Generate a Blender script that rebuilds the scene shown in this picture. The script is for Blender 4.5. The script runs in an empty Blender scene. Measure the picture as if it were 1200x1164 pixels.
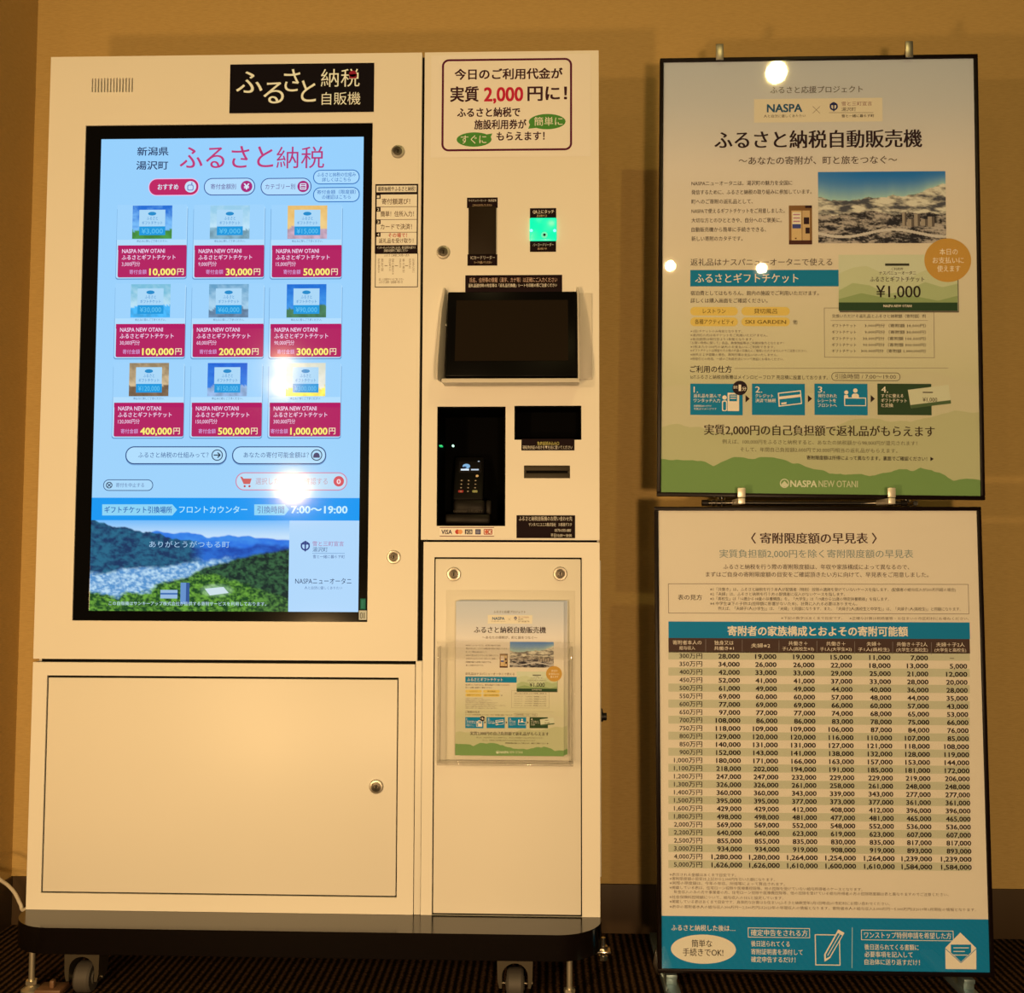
import bpy, bmesh, math, random
from mathutils import Vector, Matrix, noise
from mathutils.geometry import tessellate_polygon

SC = bpy.context.scene
COL = SC.collection
random.seed(7)
FW, FH, F = 1200.0, 1164.0, 1200.0
Z0 = 0.135                                   # height of the machine's underside above the carpet

# ------------------------------------------------------------------ camera
CAM = Vector((0.97882, -1.95066, 0.67192 + Z0))
YAW, PITCH, ROLL = -0.030962, 0.05749, 0.003019
fwd = Vector((math.sin(YAW) * math.cos(PITCH), math.cos(YAW) * math.cos(PITCH), math.sin(PITCH)))
rgt = Vector((math.cos(YAW), -math.sin(YAW), 0.0))
upv = rgt.cross(fwd)
R_ = rgt * math.cos(ROLL) + upv * math.sin(ROLL)
U_ = -rgt * math.sin(ROLL) + upv * math.cos(ROLL)
cd = bpy.data.cameras.new('camera')
cd.sensor_fit = 'HORIZONTAL'; cd.sensor_width = 36.0; cd.lens = 36.0 * F / FW
cd.clip_start = 0.05; cd.clip_end = 100
cam = bpy.data.objects.new('camera', cd); COL.objects.link(cam)
cam.matrix_world = Matrix(((R_.x, U_.x, -fwd.x, CAM.x), (R_.y, U_.y, -fwd.y, CAM.y), (R_.z, U_.z, -fwd.z, CAM.z), (0, 0, 0, 1)))
SC.camera = cam

# ------------------------------------------------------------------ view, world, lights
SC.view_settings.view_transform = 'Standard'; SC.view_settings.look = 'None'
SC.view_settings.gamma = 1.0; SC.view_settings.use_curve_mapping = False
SC.view_settings.exposure = 0.0
SC.cycles.transparent_max_bounces = 32          # enough for light to pass the stacked clear sheets
wd = bpy.data.worlds.new('world'); SC.world = wd; wd.use_nodes = True
bg = wd.node_tree.nodes['Background']
bg.inputs[0].default_value = (1.0, 0.70, 0.36, 1); bg.inputs[1].default_value = 0.06

WARM = (1.0, 0.66, 0.315)
def spot(name, loc, power, aim, size=150, blend=0.6, radius=0.05, col=WARM):
    l = bpy.data.lights.new(name, 'SPOT'); l.energy = power; l.color = col
    l.spot_size = math.radians(size); l.spot_blend = blend; l.shadow_soft_size = radius
    o = bpy.data.objects.new(name, l); COL.objects.link(o); o.location = loc
    o.rotation_euler = (Vector(aim) - Vector(loc)).to_track_quat('-Z', 'Y').to_euler()
    return o
# rows of ceiling downlights running back through the lobby
spot('ceiling_downlight', (2.18, -4.32, 4.01), 112, (1.6, -0.6, 0.3), 110, 0.7, 0.06, (1.0, 0.76, 0.26))
spot('ceiling_downlight', (1.75, -8.18, 4.01), 22, (1.2, 0, 0.4), 100, 0.7, 0.05)
spot('ceiling_downlight', (2.68, -8.33, 4.01), 22, (1.4, 0, 0.4), 100, 0.7, 0.05)
spot('ceiling_downlight', (-3.4, -15.0, 4.01), 160, (0.5, 0, 0.5), 100, 0.7, 0.06)
spot('ceiling_downlight', (0.5, -3.2, 4.01), 18, (0.6, -0.8, 0), 120, 0.7, 0.06, (1.0, 0.76, 0.26))
spot('ceiling_downlight', (0.4, -1.1, 4.01), 26, (0.4, -0.7, 0), 60, 0.8, 0.06, (1.0, 0.72, 0.30))
# warm low spots: two for the glints on the display, two added as fill
spot('glint_fill_lamp', (-0.1, -2.4, 1.09), 48, (0.6, 0, 0.8), 150, 0.8, 0.045, (1.0, 0.62, 0.28))
spot('glint_fill_lamp', (-0.57, -4.0, 1.80), 22, (0.6, 0, 0.6), 120, 0.8, 0.035, (1.0, 0.62, 0.28))
spot('glint_fill_lamp', (0.1, -2.05, 0.42), 62, (0.6, 0, 0.4), 150, 0.8, 0.06, (1.0, 0.61, 0.25))  # unseen fill added to brighten the machine's foot and the left wall
spot('glint_fill_lamp', (1.25, -2.6, 0.62), 112, (0.6, 0, 0.3), 150, 0.8, 0.06, (1.0, 0.62, 0.30))  # added fill with no known source, lifts the right side and lower parts

# ------------------------------------------------------------------ colour and material helpers
def lin1(c):
    c = c / 255.0
    return c / 12.92 if c <= 0.04045 else ((c + 0.055) / 1.055) ** 2.4
def S(r, g, b): return (lin1(r), lin1(g), lin1(b))
def ink(white):
    w = S(*white)
    def f(r, g, b):
        c = S(r, g, b)
        return tuple(min(0.9, 0.8 * c[i] / w[i]) for i in range(3))
    return f
AU = ink((208, 174, 122))      # sheet white as seen on the poster with the mountains
AL = ink((212, 174, 120))      # sheet white as seen on the table poster
AM = ink((226, 190, 128))      # white paint as seen on the machine

def mat(name, col=(0.8, 0.8, 0.8), rough=0.5, metal=0.0, spec=0.5, emit=None, estr=1.0, coat=0.0):
    m = bpy.data.materials.new(name); m.use_nodes = True
    p = m.node_tree.nodes['Principled BSDF']
    p.inputs['Base Color'].default_value = (*col, 1); p.inputs['Roughness'].default_value = rough
    p.inputs['Metallic'].default_value = metal; p.inputs['Specular IOR Level'].default_value = spec
    p.inputs['Coat Weight'].default_value = coat
    if emit:
        p.inputs['Emission Color'].default_value = (*emit, 1); p.inputs['Emission Strength'].default_value = estr
    return m
def nodes(m): return m.node_tree.nodes, m.node_tree.links, m.node_tree.nodes['Principled BSDF']

def add_grain(m, c0, c1, scale, stretch=(1, 1, 1), bump=0.0, detail=4.0, bscale=None):
    N, L, p = nodes(m)
    tc = N.new('ShaderNodeTexCoord'); mp = N.new('ShaderNodeMapping'); mp.inputs['Scale'].default_value = stretch
    nz = N.new('ShaderNodeTexNoise'); nz.inputs['Scale'].default_value = scale; nz.inputs['Detail'].default_value = detail
    rp = N.new('ShaderNodeValToRGB'); rp.color_ramp.elements[0].position = 0.3; rp.color_ramp.elements[1].position = 0.7
    rp.color_ramp.elements[0].color = (*c0, 1); rp.color_ramp.elements[1].color = (*c1, 1)
    L.new(tc.outputs['Object'], mp.inputs[0]); L.new(mp.outputs[0], nz.inputs['Vector'])
    L.new(nz.outputs['Fac'], rp.inputs[0]); L.new(rp.outputs[0], p.inputs['Base Color'])
    if bump:
        b = N.new('ShaderNodeBump'); b.inputs['Strength'].default_value = bump; b.inputs['Distance'].default_value = 0.002
        L.new(nz.outputs['Fac'], b.inputs['Height']); L.new(b.outputs[0], p.inputs['Normal'])
    return m

M_WALL = add_grain(mat('wall_covering', rough=0.75, spec=0.25), (0.45, 0.312, 0.115), (0.53, 0.372, 0.145), 30, (2.2, 2.2, 22), 0.25, 6)
M_WHITE = add_grain(mat('white_powder_coat', rough=0.42, spec=0.4), (0.77, 0.775, 0.745), (0.80, 0.80, 0.77), 2.0, (1, 1, 1), 0, 3)
M_DARK = mat('black_void', (0.004, 0.0035, 0.003), 0.8, spec=0.1)  # near black, also used for the shade inside gaps and slits
M_GLOSSBLACK = mat('black_gloss_bezel', (0.003, 0.003, 0.003), 0.10, spec=0.2)
M_BLACK = mat('black_plastic', (0.012, 0.010, 0.009), 0.45, spec=0.35)
M_BASE = mat('black_laminate', (0.003, 0.002, 0.002), 0.16, spec=0.95)
M_CHROME = mat('chrome', (0.72, 0.70, 0.66), 0.16, 1.0)
M_STEEL = mat('dull_steel', (0.42, 0.40, 0.36), 0.36, 1.0)
M_KEYHOLE = mat('lock_core', (0.10, 0.09, 0.075), 0.4, 0.8)
M_CASTER = mat('zinc_caster', (0.20, 0.18, 0.14), 0.34, 0.9)
M_STEM = mat('bright_zinc', (0.72, 0.68, 0.56), 0.34, 0.85)
M_NICKEL = mat('pale_nickel', (0.80, 0.78, 0.70), 0.38, 0.6)
M_GREYMETAL = mat('painted_bracket', (0.55, 0.54, 0.50), 0.4, spec=0.4)
M_RUBBER = mat('grey_rubber', (0.06, 0.055, 0.05), 0.6)
M_SKIRT = mat('baseboard_vinyl', (0.060, 0.038, 0.020), 0.55, spec=0.3)
M_FRAME = mat('black_frame', (0.006, 0.003, 0.003), 0.35, spec=0.15)
M_CABLE = mat('white_cable', (0.6, 0.57, 0.52), 0.5)
M_PAPER = mat('leaflet_paper', (0.75, 0.75, 0.72), 0.6)

def carpet():
    m = mat('ribbed_carpet', rough=0.95, spec=0.05)
    N, L, p = nodes(m)
    tc = N.new('ShaderNodeTexCoord')
    w = N.new('ShaderNodeTexWave'); w.wave_type = 'BANDS'; w.bands_direction = 'X'; w.inputs['Scale'].default_value = 22
    w.inputs['Distortion'].default_value = 1.4; w.inputs['Detail'].default_value = 2; w.inputs['Detail Scale'].default_value = 6
    n = N.new('ShaderNodeTexNoise'); n.inputs['Scale'].default_value = 190; n.inputs['Detail'].default_value = 2
    mx = N.new('ShaderNodeMath'); mx.operation = 'MULTIPLY'
    rp = N.new('ShaderNodeValToRGB'); rp.color_ramp.elements[0].position = 0.1; rp.color_ramp.elements[1].position = 0.62
    rp.color_ramp.elements[0].color = (0.005, 0.0025, 0.0012, 1); rp.color_ramp.elements[1].color = (0.105, 0.060, 0.032, 1)
    b = N.new('ShaderNodeBump'); b.inputs['Strength'].default_value = 0.9; b.inputs['Distance'].default_value = 0.006
    L.new(tc.outputs['Object'], w.inputs['Vector']); L.new(tc.outputs['Object'], n.inputs['Vector'])
    L.new(w.outputs['Fac'], mx.inputs[0]); L.new(n.outputs['Fac'], mx.inputs[1])
    L.new(mx.outputs[0], rp.inputs[0]); L.new(rp.outputs[0], p.inputs['Base Color'])
    L.new(mx.outputs[0], b.inputs['Height']); L.new(b.outputs[0], p.inputs['Normal'])
    return m
M_CARPET = carpet()

def printed(name, rough, spec, glow=False):
    m = mat(name, (0.01, 0.01, 0.01), rough, spec=spec)
    N, L, p = nodes(m)
    a = N.new('ShaderNodeAttribute'); a.attribute_name = 'Col'
    if glow:
        L.new(a.outputs['Color'], p.inputs['Emission Color']); p.inputs['Emission Strength'].default_value = 1.0
    else:
        L.new(a.outputs['Color'], p.inputs['Base Color'])
    return m
M_PRINT = printed('printed_sheet', 0.6, 0.06)
M_DECAL = printed('printed_decal', 0.6, 0.06)
M_SCREEN = printed('display_pixels', 0.085, 0.18, True)

def acrylic(name, tint, base, edge=0.0, rough=0.02):
    m = bpy.data.materials.new(name); m.use_nodes = True
    N, L = m.node_tree.nodes, m.node_tree.links
    N.remove(N['Principled BSDF'])
    t = N.new('ShaderNodeBsdfTransparent'); t.inputs[0].default_value = (*tint, 1)
    g = N.new('ShaderNodeBsdfGlossy'); g.inputs['Roughness'].default_value = rough
    fr = N.new('ShaderNodeFresnel'); ge = N.new('ShaderNodeNewGeometry'); mr = N.new('ShaderNodeMapRange')
    mr.inputs['To Min'].default_value = base; mr.inputs['To Max'].default_value = 1 / base        # same reflection from either side of a thin sheet
    L.new(ge.outputs['Backfacing'], mr.inputs['Value']); L.new(mr.outputs[0], fr.inputs['IOR'])
    mx = N.new('ShaderNodeMixShader'); L.new(fr.outputs[0], mx.inputs[0])
    L.new(t.outputs[0], mx.inputs[1]); L.new(g.outputs[0], mx.inputs[2])
    out = mx
    if edge:
        d = N.new('ShaderNodeBsdfDiffuse'); d.inputs[0].default_value = (0.75, 0.74, 0.70, 1)
        m2 = N.new('ShaderNodeMixShader'); m2.inputs[0].default_value = edge
        L.new(mx.outputs[0], m2.inputs[1]); L.new(d.outputs[0], m2.inputs[2]); out = m2
    L.new(out.outputs[0], N['Material Output'].inputs[0])
    return m
M_SHEET = acrylic('clear_cover_sheet', (0.985, 0.985, 0.98), 1.45)
M_ACRYL = acrylic('clear_acrylic', (0.99, 0.99, 0.985), 1.40)
M_ACRYL_EDGE = acrylic('acrylic_edge', (0.96, 0.955, 0.95), 1.45, 0.16)

# ------------------------------------------------------------------ object helpers
WORLD = {}
def link(o, parent=None, world=Matrix.Identity(4)):
    COL.objects.link(o); WORLD[o.name] = world
    if parent is not None:
        o.parent = parent; o.matrix_parent_inverse = WORLD[parent.name].inverted()
    o.matrix_basis = world
    return o
def tag(o, label=None, cat=None, group=None, kind=None):
    if label: o['label'] = label
    if cat: o['category'] = cat
    if group: o['group'] = group
    if kind: o['kind'] = kind
    return o
def empty(name, loc, label, cat, world=None, group=None):
    o = bpy.data.objects.new(name, None); o.empty_display_size = 0.1
    link(o, None, world or Matrix.Translation(Vector(loc)))
    return tag(o, label, cat, group)
def obj(name, bm, mats, parent=None, world=Matrix.Identity(4), angle=35):
    me = bpy.data.meshes.new(name)
    bmesh.ops.recalc_face_normals(bm, faces=bm.faces)
    bm.to_mesh(me); bm.free()
    for m in (mats if isinstance(mats, (list, tuple)) else [mats]): me.materials.append(m)
    me.polygons.foreach_set('use_smooth', [True] * len(me.polygons))
    me.set_sharp_from_angle(angle=math.radians(angle))
    return link(bpy.data.objects.new(name, me), parent, world)
def merge(bm, t, mi=0):
    mp = {v: bm.verts.new(v.co) for v in t.verts}
    for f in t.faces:
        nf = bm.faces.new([mp[v] for v in f.verts]); nf.material_index = mi
    t.free()
def box(bm, lo, hi, bev=0.0, mi=0, seg=2):
    t = bmesh.new()
    c = [(a + b) / 2 for a, b in zip(lo, hi)]; d = [abs(b - a) for a, b in zip(lo, hi)]
    bmesh.ops.create_cube(t, size=1.0, matrix=Matrix.Translation(c) @ Matrix.Diagonal((*d, 1)))
    if bev: bmesh.ops.bevel(t, geom=t.edges[:], offset=min(bev, min(d) * 0.45), segments=seg, profile=0.5, affect='EDGES')
    merge(bm, t, mi)
def obox(bm, c, axes, d, bev=0.0, mi=0):
    t = bmesh.new()
    rot = Matrix((axes[0], axes[1], axes[2])).transposed().to_4x4()
    bmesh.ops.create_cube(t, size=1.0, matrix=Matrix.Diagonal((*d, 1)))
    if bev: bmesh.ops.bevel(t, geom=t.edges[:], offset=min(bev, min(d) * 0.45), segments=2, profile=0.5, affect='EDGES')
    bmesh.ops.transform(t, matrix=Matrix.Translation(c) @ rot, verts=t.verts[:])
    merge(bm, t, mi)
def lathe(bm, c, axis, prof, seg=24, mi=0):
    ax = Vector(axis).normalized(); a = ax.orthogonal().normalized(); b = ax.cross(a); c = Vector(c)
    rings = []
    for r, h in prof:
        if r < 1e-6: rings.append([bm.verts.new(c + ax * h)])
        else: rings.append([bm.verts.new(c + ax * h + (a * math.cos(2 * math.pi * k / seg) + b * math.sin(2 * math.pi * k / seg)) * r) for k in range(seg)])
    for p, q in zip(rings, rings[1:]):
        for k in range(seg):
            k2 = (k + 1) % seg
            if len(p) == 1 and len(q) == 1: continue
            if len(p) == 1: f = bm.faces.new((p[0], q[k2], q[k]))
            elif len(q) == 1: f = bm.faces.new((p[k], p[k2], q[0]))
            else: f = bm.faces.new((p[k], p[k2], q[k2], q[k]))
            f.material_index = mi
def cyl(bm, a, b, r, seg=20, mi=0, bev=0.0):
    a, b = Vector(a), Vector(b); h = (b - a).length
    e = bev or r * 0.08
    lathe(bm, a, b - a, [(0, 0), (r - e, 0), (r, e), (r, h - e), (r - e, h), (0, h)], seg, mi)
def tube(bm, pts, r, seg=10, mi=0):
    pts = [Vector(p) for p in pts]; rings = []
    ref = Vector((0.3, 0.2, 0.93))
    for i, p in enumerate(pts):
        d = (pts[min(i + 1, len(pts) - 1)] - pts[max(i - 1, 0)]).normalized()
        a = d.cross(ref).normalized(); b = d.cross(a)
        rings.append([bm.verts.new(p + (a * math.cos(2 * math.pi * k / seg) + b * math.sin(2 * math.pi * k / seg)) * r) for k in range(seg)])
    for p, q in zip(rings, rings[1:]):
        for k in range(seg):
            f = bm.faces.new((p[k], p[(k + 1) % seg], q[(k + 1) % seg], q[k])); f.material_index = mi
    for rg in (rings[0], rings[-1]):
        f = bm.faces.new(rg); f.material_index = mi
def smooth_path(ctrl, n=10):
    out = []
    P = [Vector(p) for p in ctrl]; P = [P[0] * 2 - P[1]] + P + [P[-1] * 2 - P[-2]]
    for i in range(1, len(P) - 2):
        for k in range(n):
            t = k / n; a, b, c, d = P[i - 1:i + 3]
            out.append(0.5 * ((2 * b) + (c - a) * t + (2 * a - 5 * b + 4 * c - d) * t * t + (3 * b - a - 3 * c + d) * t ** 3))
    return out + [P[-2]]
def prism(bm, outline, z0, z1, bev=0.0, mi=0, axis='Z'):
    """solid from a plan outline; axis Z: (x,y)->z   axis X: (y,z)->x   axis Y: (x,z)->y"""
    t = bmesh.new()
    def P(a, b, h): return {'Z': (a, b, h), 'X': (h, a, b), 'Y': (a, h, b)}[axis]
    lo = [t.verts.new(P(a, b, z0)) for a, b in outline]; hi = [t.verts.new(P(a, b, z1)) for a, b in outline]
    f0 = t.faces.new(lo[::-1]); f1 = t.faces.new(hi); n = len(outline)
    for k in range(n): t.faces.new((lo[k], lo[(k + 1) % n], hi[(k + 1) % n], hi[k]))
    if bev: bmesh.ops.bevel(t, geom=list(set(f0.edges[:] + f1.edges[:])), offset=bev, segments=2, profile=0.5, affect='EDGES')
    merge(bm, t, mi)
def plate(bm, x0, x1, z0, z1, y0, y1, holes=(), mi=0):
    """a flat plate with rectangular openings, front at y0, back at y1"""
    xs = sorted({x0, x1, *[h[0] for h in holes], *[h[1] for h in holes]}); zs = sorted({z0, z1, *[h[2] for h in holes], *[h[3] for h in holes]})
    xs = [x for x in xs if x0 <= x <= x1]; zs = [z for z in zs if z0 <= z <= z1]
    V = {}
    def v(i, j, y):
        k = (i, j, y)
        if k not in V: V[k] = bm.verts.new((xs[i], y, zs[j]))
        return V[k]
    def solid(i, j):
        if i < 0 or j < 0 or i >= len(xs) - 1 or j >= len(zs) - 1: return False
        cx, cz = (xs[i] + xs[i + 1]) / 2, (zs[j] + zs[j + 1]) / 2
        return not any(h[0] < cx < h[1] and h[2] < cz < h[3] for h in holes)
    for i in range(len(xs) - 1):
        for j in range(len(zs) - 1):
            if not solid(i, j): continue
            fs = [(v(i, j, y0), v(i + 1, j, y0), v(i + 1, j + 1, y0), v(i, j + 1, y0)), (v(i, j, y1), v(i, j + 1, y1), v(i + 1, j + 1, y1), v(i + 1, j, y1))]
            for di, dj, e in ((-1, 0, ((i, j), (i, j + 1))), (1, 0, ((i + 1, j + 1), (i + 1, j))), (0, -1, ((i + 1, j), (i, j))), (0, 1, ((i, j + 1), (i + 1, j + 1)))):
                if not solid(i + di, j + dj):
                    (a, b), (c, d) = e
                    fs.append((v(a, b, y0), v(c, d, y0), v(c, d, y1), v(a, b, y1)))
            for f in fs: bm.faces.new(f).material_index = mi

# ------------------------------------------------------------------ pixel <-> plane, and the drawing of printed sheets
def ray(px, py): return (R_ * ((px - 600) / F) - U_ * ((py - 582) / F) + fwd)
class Surf:
    def __init__(s, O, U, N, V):
        s.O, s.U, s.N, s.V = Vector(O), Vector(U), Vector(N), Vector(V)
        s.M = Matrix(((s.U.x, -s.N.x, s.V.x, s.O.x), (s.U.y, -s.N.y, s.V.y, s.O.y), (s.U.z, -s.N.z, s.V.z, s.O.z), (0, 0, 0, 1)))
    def uv(s, px, py):
        d = ray(px, py); t = (s.O - CAM).dot(s.N) / d.dot(s.N); q = CAM + d * t - s.O
        return (q.dot(s.U), q.dot(s.V))
def front(y=0.0): return Surf((0, y, 0), (1, 0, 0), (0, -1, 0), (0, 0, 1))
FRONT = front()
def mX(px, py): return FRONT.uv(px, py)[0]
def mZ(px, py): return FRONT.uv(px, py)[1]
def at(px, py, y):
    d = ray(px, py); return CAM + d * ((y - CAM.y) / d.y)

GLYPH = {}
_q = lambda r: ((-r, -r * 0.7), (r, -r * 0.7), (-r, r * 0.7), (r, r * 0.7))
STY = {'n': ((0, 0),), 't': ((0, 0),), 'b': _q(0.012), 'B': _q(0.026), 's': ((-0.010, 0), (0.010, 0)), 'S': ((-0.024, 0), (0.0, 0), (0.024, 0))}
EPS = 0.00012
class Print:
    """everything printed on one sheet: one mesh, colours per corner, inks stacked a tenth of a millimetre apart"""
    def __init__(s, surf): s.s = surf; s.v = []; s.f = []; s.c = []; s.T = []
    def uv(s, x, y): return s.s.uv(x, y)
    def add(s, pts, faces, cols, L):
        b = len(s.v)
        s.v += [(p[0], -L * EPS, p[1]) for p in pts]; s.f += [tuple(b + i for i in f) for f in faces]
        s.c += cols if isinstance(cols, list) else [cols] * len(pts)
    def box_uv(s, x0, y0, x1, y1):
        ym, xm = (y0 + y1) / 2, (x0 + x1) / 2
        u0 = s.uv(x0, ym)[0]; u1 = s.uv(x1, ym)[0]; v0 = s.uv(xm, y0)[1]; v1 = s.uv(xm, y1)[1]
        return u0, v1, u1, v0
    def rect(s, x0, y0, x1, y1, col, L=1, col2=None):
        u0, w0, u1, w1 = s.box_uv(x0, y0, x1, y1)
        s.add([(u0, w0), (u1, w0), (u1, w1), (u0, w1)], [(0, 1, 2, 3)], [col2 or col] * 2 + [col] * 2, L)
    def _rr(s, u0, w0, u1, w1, r, n=7):
        r = min(r, (u1 - u0) / 2, (w1 - w0) / 2); o = []
        for cx, cy, a0 in ((u1 - r, w1 - r, 0), (u0 + r, w1 - r, 90), (u0 + r, w0 + r, 180), (u1 - r, w0 + r, 270)):
            for k in range(n + 1):
                a = math.radians(a0 + 90 * k / n); o.append((cx + r * math.cos(a), cy + r * math.sin(a)))
        return o
    def px(s): # size of a pixel on the sheet here
        return 0.00163
    def rr(s, x0, y0, x1, y1, r, col, L=1):
        o = s._rr(*s.box_uv(x0, y0, x1, y1), r * s.px()); s.add(o, [tuple(range(len(o)))], col, L)
    def ring(s, x0, y0, x1, y1, r, w, col, L=1):
        b = s.box_uv(x0, y0, x1, y1); p = s.px(); w *= p
        o = s._rr(*b, max(r * p, 1e-5)); i = s._rr(b[0] + w, b[1] + w, b[2] - w, b[3] - w, max(r * p - w, 1e-6)); n = len(o)
        s.add(o + i, [(k, (k + 1) % n, n + (k + 1) % n, n + k) for k in range(n)], col, L)
    def ell(s, x, y, rx, ry, col, L=1, n=28):
        c = s.uv(x, y); p = s.px()
        s.add([(c[0] + rx * p * math.cos(2 * math.pi * k / n), c[1] + ry * p * math.sin(2 * math.pi * k / n)) for k in range(n)], [tuple(range(n))], col, L)
    def circ(s, x, y, r, w, col, L=1): s.ring(x - r, y - r, x + r, y + r, r, w, col, L)
    def poly(s, pts, col, L=1):
        q = [s.uv(*p) for p in pts]
        tr = tessellate_polygon([[Vector((a, b, 0)) for a, b in q]])
        s.add(q, [tuple(t) for t in tr], col, L)
    def line(s, a, b, w, col, L=1):
        p, q = Vector(s.uv(*a)), Vector(s.uv(*b)); d = (q - p).normalized(); n = Vector((-d.y, d.x)) * w * s.px() / 2
        s.add([tuple(p + n), tuple(q + n), tuple(q - n), tuple(p - n)], [(0, 1, 2, 3)], col, L)
    def img(s, x0, y0, x1, y1, nx, ny, fn, L=1):
        u0, w0, u1, w1 = s.box_uv(x0, y0, x1, y1); P = []; C = []
        for j in range(ny + 1):
            for i in range(nx + 1):
                a, b = i / nx, j / ny
                P.append((u0 + (u1 - u0) * a, w1 + (w0 - w1) * b)); C.append(fn(a, b))
        W = nx + 1
        s.add(P, [(j * W + i, j * W + i + 1, (j + 1) * W + i + 1, (j + 1) * W + i) for j in range(ny) for i in range(nx)], C, L)
    def text(s, body, x0, x1, y, em, col, L=3, st='n', res=2):
        s.T.append((body, x0, x1, y, em, col, L, st, res))
    def vtext(s, body, x, y0, y1, em, col, L=3):
        n = len(body)
        for k, ch in enumerate(body):
            s.text(ch, x - em * 0.4, x + em * 0.4, y0 + (y1 - y0) * (k + 0.5) / n, (y1 - y0) / n, col, L, 'n', 1)
    def build(s, name, m, parent, world=None):
        need = []
        for t in s.T:
            k = (t[0], t[8])
            if k not in GLYPH and k not in [n[0] for n in need]:
                c = bpy.data.curves.new('lettering', 'FONT'); c.body = t[0]; c.size = 1.0; c.resolution_u = t[8]
                o = bpy.data.objects.new('lettering', c); COL.objects.link(o); need.append((k, o, c))
        if need:
            bpy.context.view_layer.update(); dg = bpy.context.evaluated_depsgraph_get()
            for k, o, c in need:
                e = o.evaluated_get(dg); me = e.to_mesh()
                GLYPH[k] = ([(v.co.x, v.co.y) for v in me.vertices], [tuple(p.vertices) for p in me.polygons]); e.to_mesh_clear()
            for k, o, c in need: bpy.data.objects.remove(o); bpy.data.curves.remove(c)
        for body, x0, x1, y, em, col, L, st, res in s.T:
            V, Fc = GLYPH[(body, res)]
            if not V: continue
            b0 = min(v[0] for v in V); b1 = max(v[0] for v in V)
            (u0, w0), (u1, w1) = s.uv(x0, y), s.uv(x1, y); w = (w0 + w1) / 2
            sx = (u1 - u0) / (b1 - b0); sz = em * s.px()
            for q, (d, e) in enumerate(STY[st]):
                s.add([(u0 + (v[0] - b0 + d) * sx, w + (v[1] - 0.365 + e) * sz) for v in V], Fc, col, L + 0.15 * q)
        me = bpy.data.meshes.new(name); me.from_pydata(s.v, [], s.f)
        ca = me.color_attributes.new('Col', 'FLOAT_COLOR', 'POINT')
        flat = []
        for c in s.c: flat += [c[0], c[1], c[2], 1.0]
        ca.data.foreach_set('color', flat); me.materials.append(m)
        return link(bpy.data.objects.new(name, me), parent, world or s.s.M)

def lerp(a, b, t):
    t = max(0.0, min(1.0, t)); return tuple(a[i] + (b[i] - a[i]) * t for i in range(3))
def nz(x, y, o=4, seed=0.0): return noise.fractal(Vector((x, y, seed)), 0.7, 2.0, o)

# ================================================================== the room
WALL_Y, WALL_X = 0.30, -0.184
bm = bmesh.new(); box(bm, (-1.6, -6.0, -0.06), (4.6, WALL_Y + 0.1, 0.0)); tag(obj('floor', bm, M_CARPET), 'dark brown ribbed carpet floor', kind='structure')
bm = bmesh.new(); box(bm, (WALL_X - 0.1, WALL_Y, 0.0), (4.6, WALL_Y + 0.1, 4.05)); tag(obj('wall_back', bm, M_WALL), 'ochre fabric textured wall behind the machine', kind='structure')
bm = bmesh.new(); box(bm, (WALL_X - 0.1, -0.35, 0.0), (WALL_X, WALL_Y, 4.05)); tag(obj('wall_left', bm, M_WALL), 'darker side wall at the left edge', kind='structure')
SK = 0.1035
bm = bmesh.new(); box(bm, (WALL_X, WALL_Y - 0.006, 0.0), (4.6, WALL_Y, SK), 0.0015); tag(obj('baseboard_back', bm, M_SKIRT), 'dark brown baseboard along the back wall', kind='structure')
bm = bmesh.new(); box(bm, (WALL_X, -0.35, 0.0), (WALL_X + 0.006, WALL_Y - 0.006, SK), 0.0015); tag(obj('baseboard_left', bm, M_SKIRT), 'dark brown baseboard along the side wall', kind='structure')

# ================================================================== the vending machine
W, H = 1.085, 1.6574
ZT = Z0 + H
machine = empty('vending_machine', (W / 2, 0.13, Z0), 'tall white gift ticket vending machine with a big blue touchscreen and payment tower', 'vending machine')
XS0, XS1 = mX(491, 500), mX(494.3, 500)      # seam between screen door and payment tower
ZD0, ZD1 = mZ(262, 777.5), mZ(262, 773.5)      # seam under the screen door
XL = mX(485.5, 950)
bm = bmesh.new(); box(bm, (0.0, 0.022, Z0), (XS0 - 0.002, 0.275, ZT - 0.002), 0.002); obj('cabinet', bm, M_WHITE, machine)
bm = bmesh.new(); box(bm, (XS0 + 0.002, 0.16, Z0), (W, 0.275, ZT), 0.002)
box(bm, (XS0 + 0.002, 0.02, Z0), (XS0 + 0.006, 0.16, ZT)); box(bm, (W - 0.004, 0.02, Z0), (W, 0.16, ZT)); box(bm, (XS0 + 0.006, 0.02, ZT - 0.004), (W - 0.004, 0.16, ZT))
obj('tower_casing', bm, M_WHITE, machine)
bm = bmesh.new(); box(bm, (XS0 - 0.002, 0.012, Z0 + 0.002), (XS0 + 0.0105, 0.03, ZT - 0.004)); box(bm, (0.012, 0.010, ZD0 - 0.006), (XS0, 0.0215, ZD1 + 0.006)); obj('seam_shade', bm, M_DARK, machine)  # black strips put in for the shade inside the seams

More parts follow.
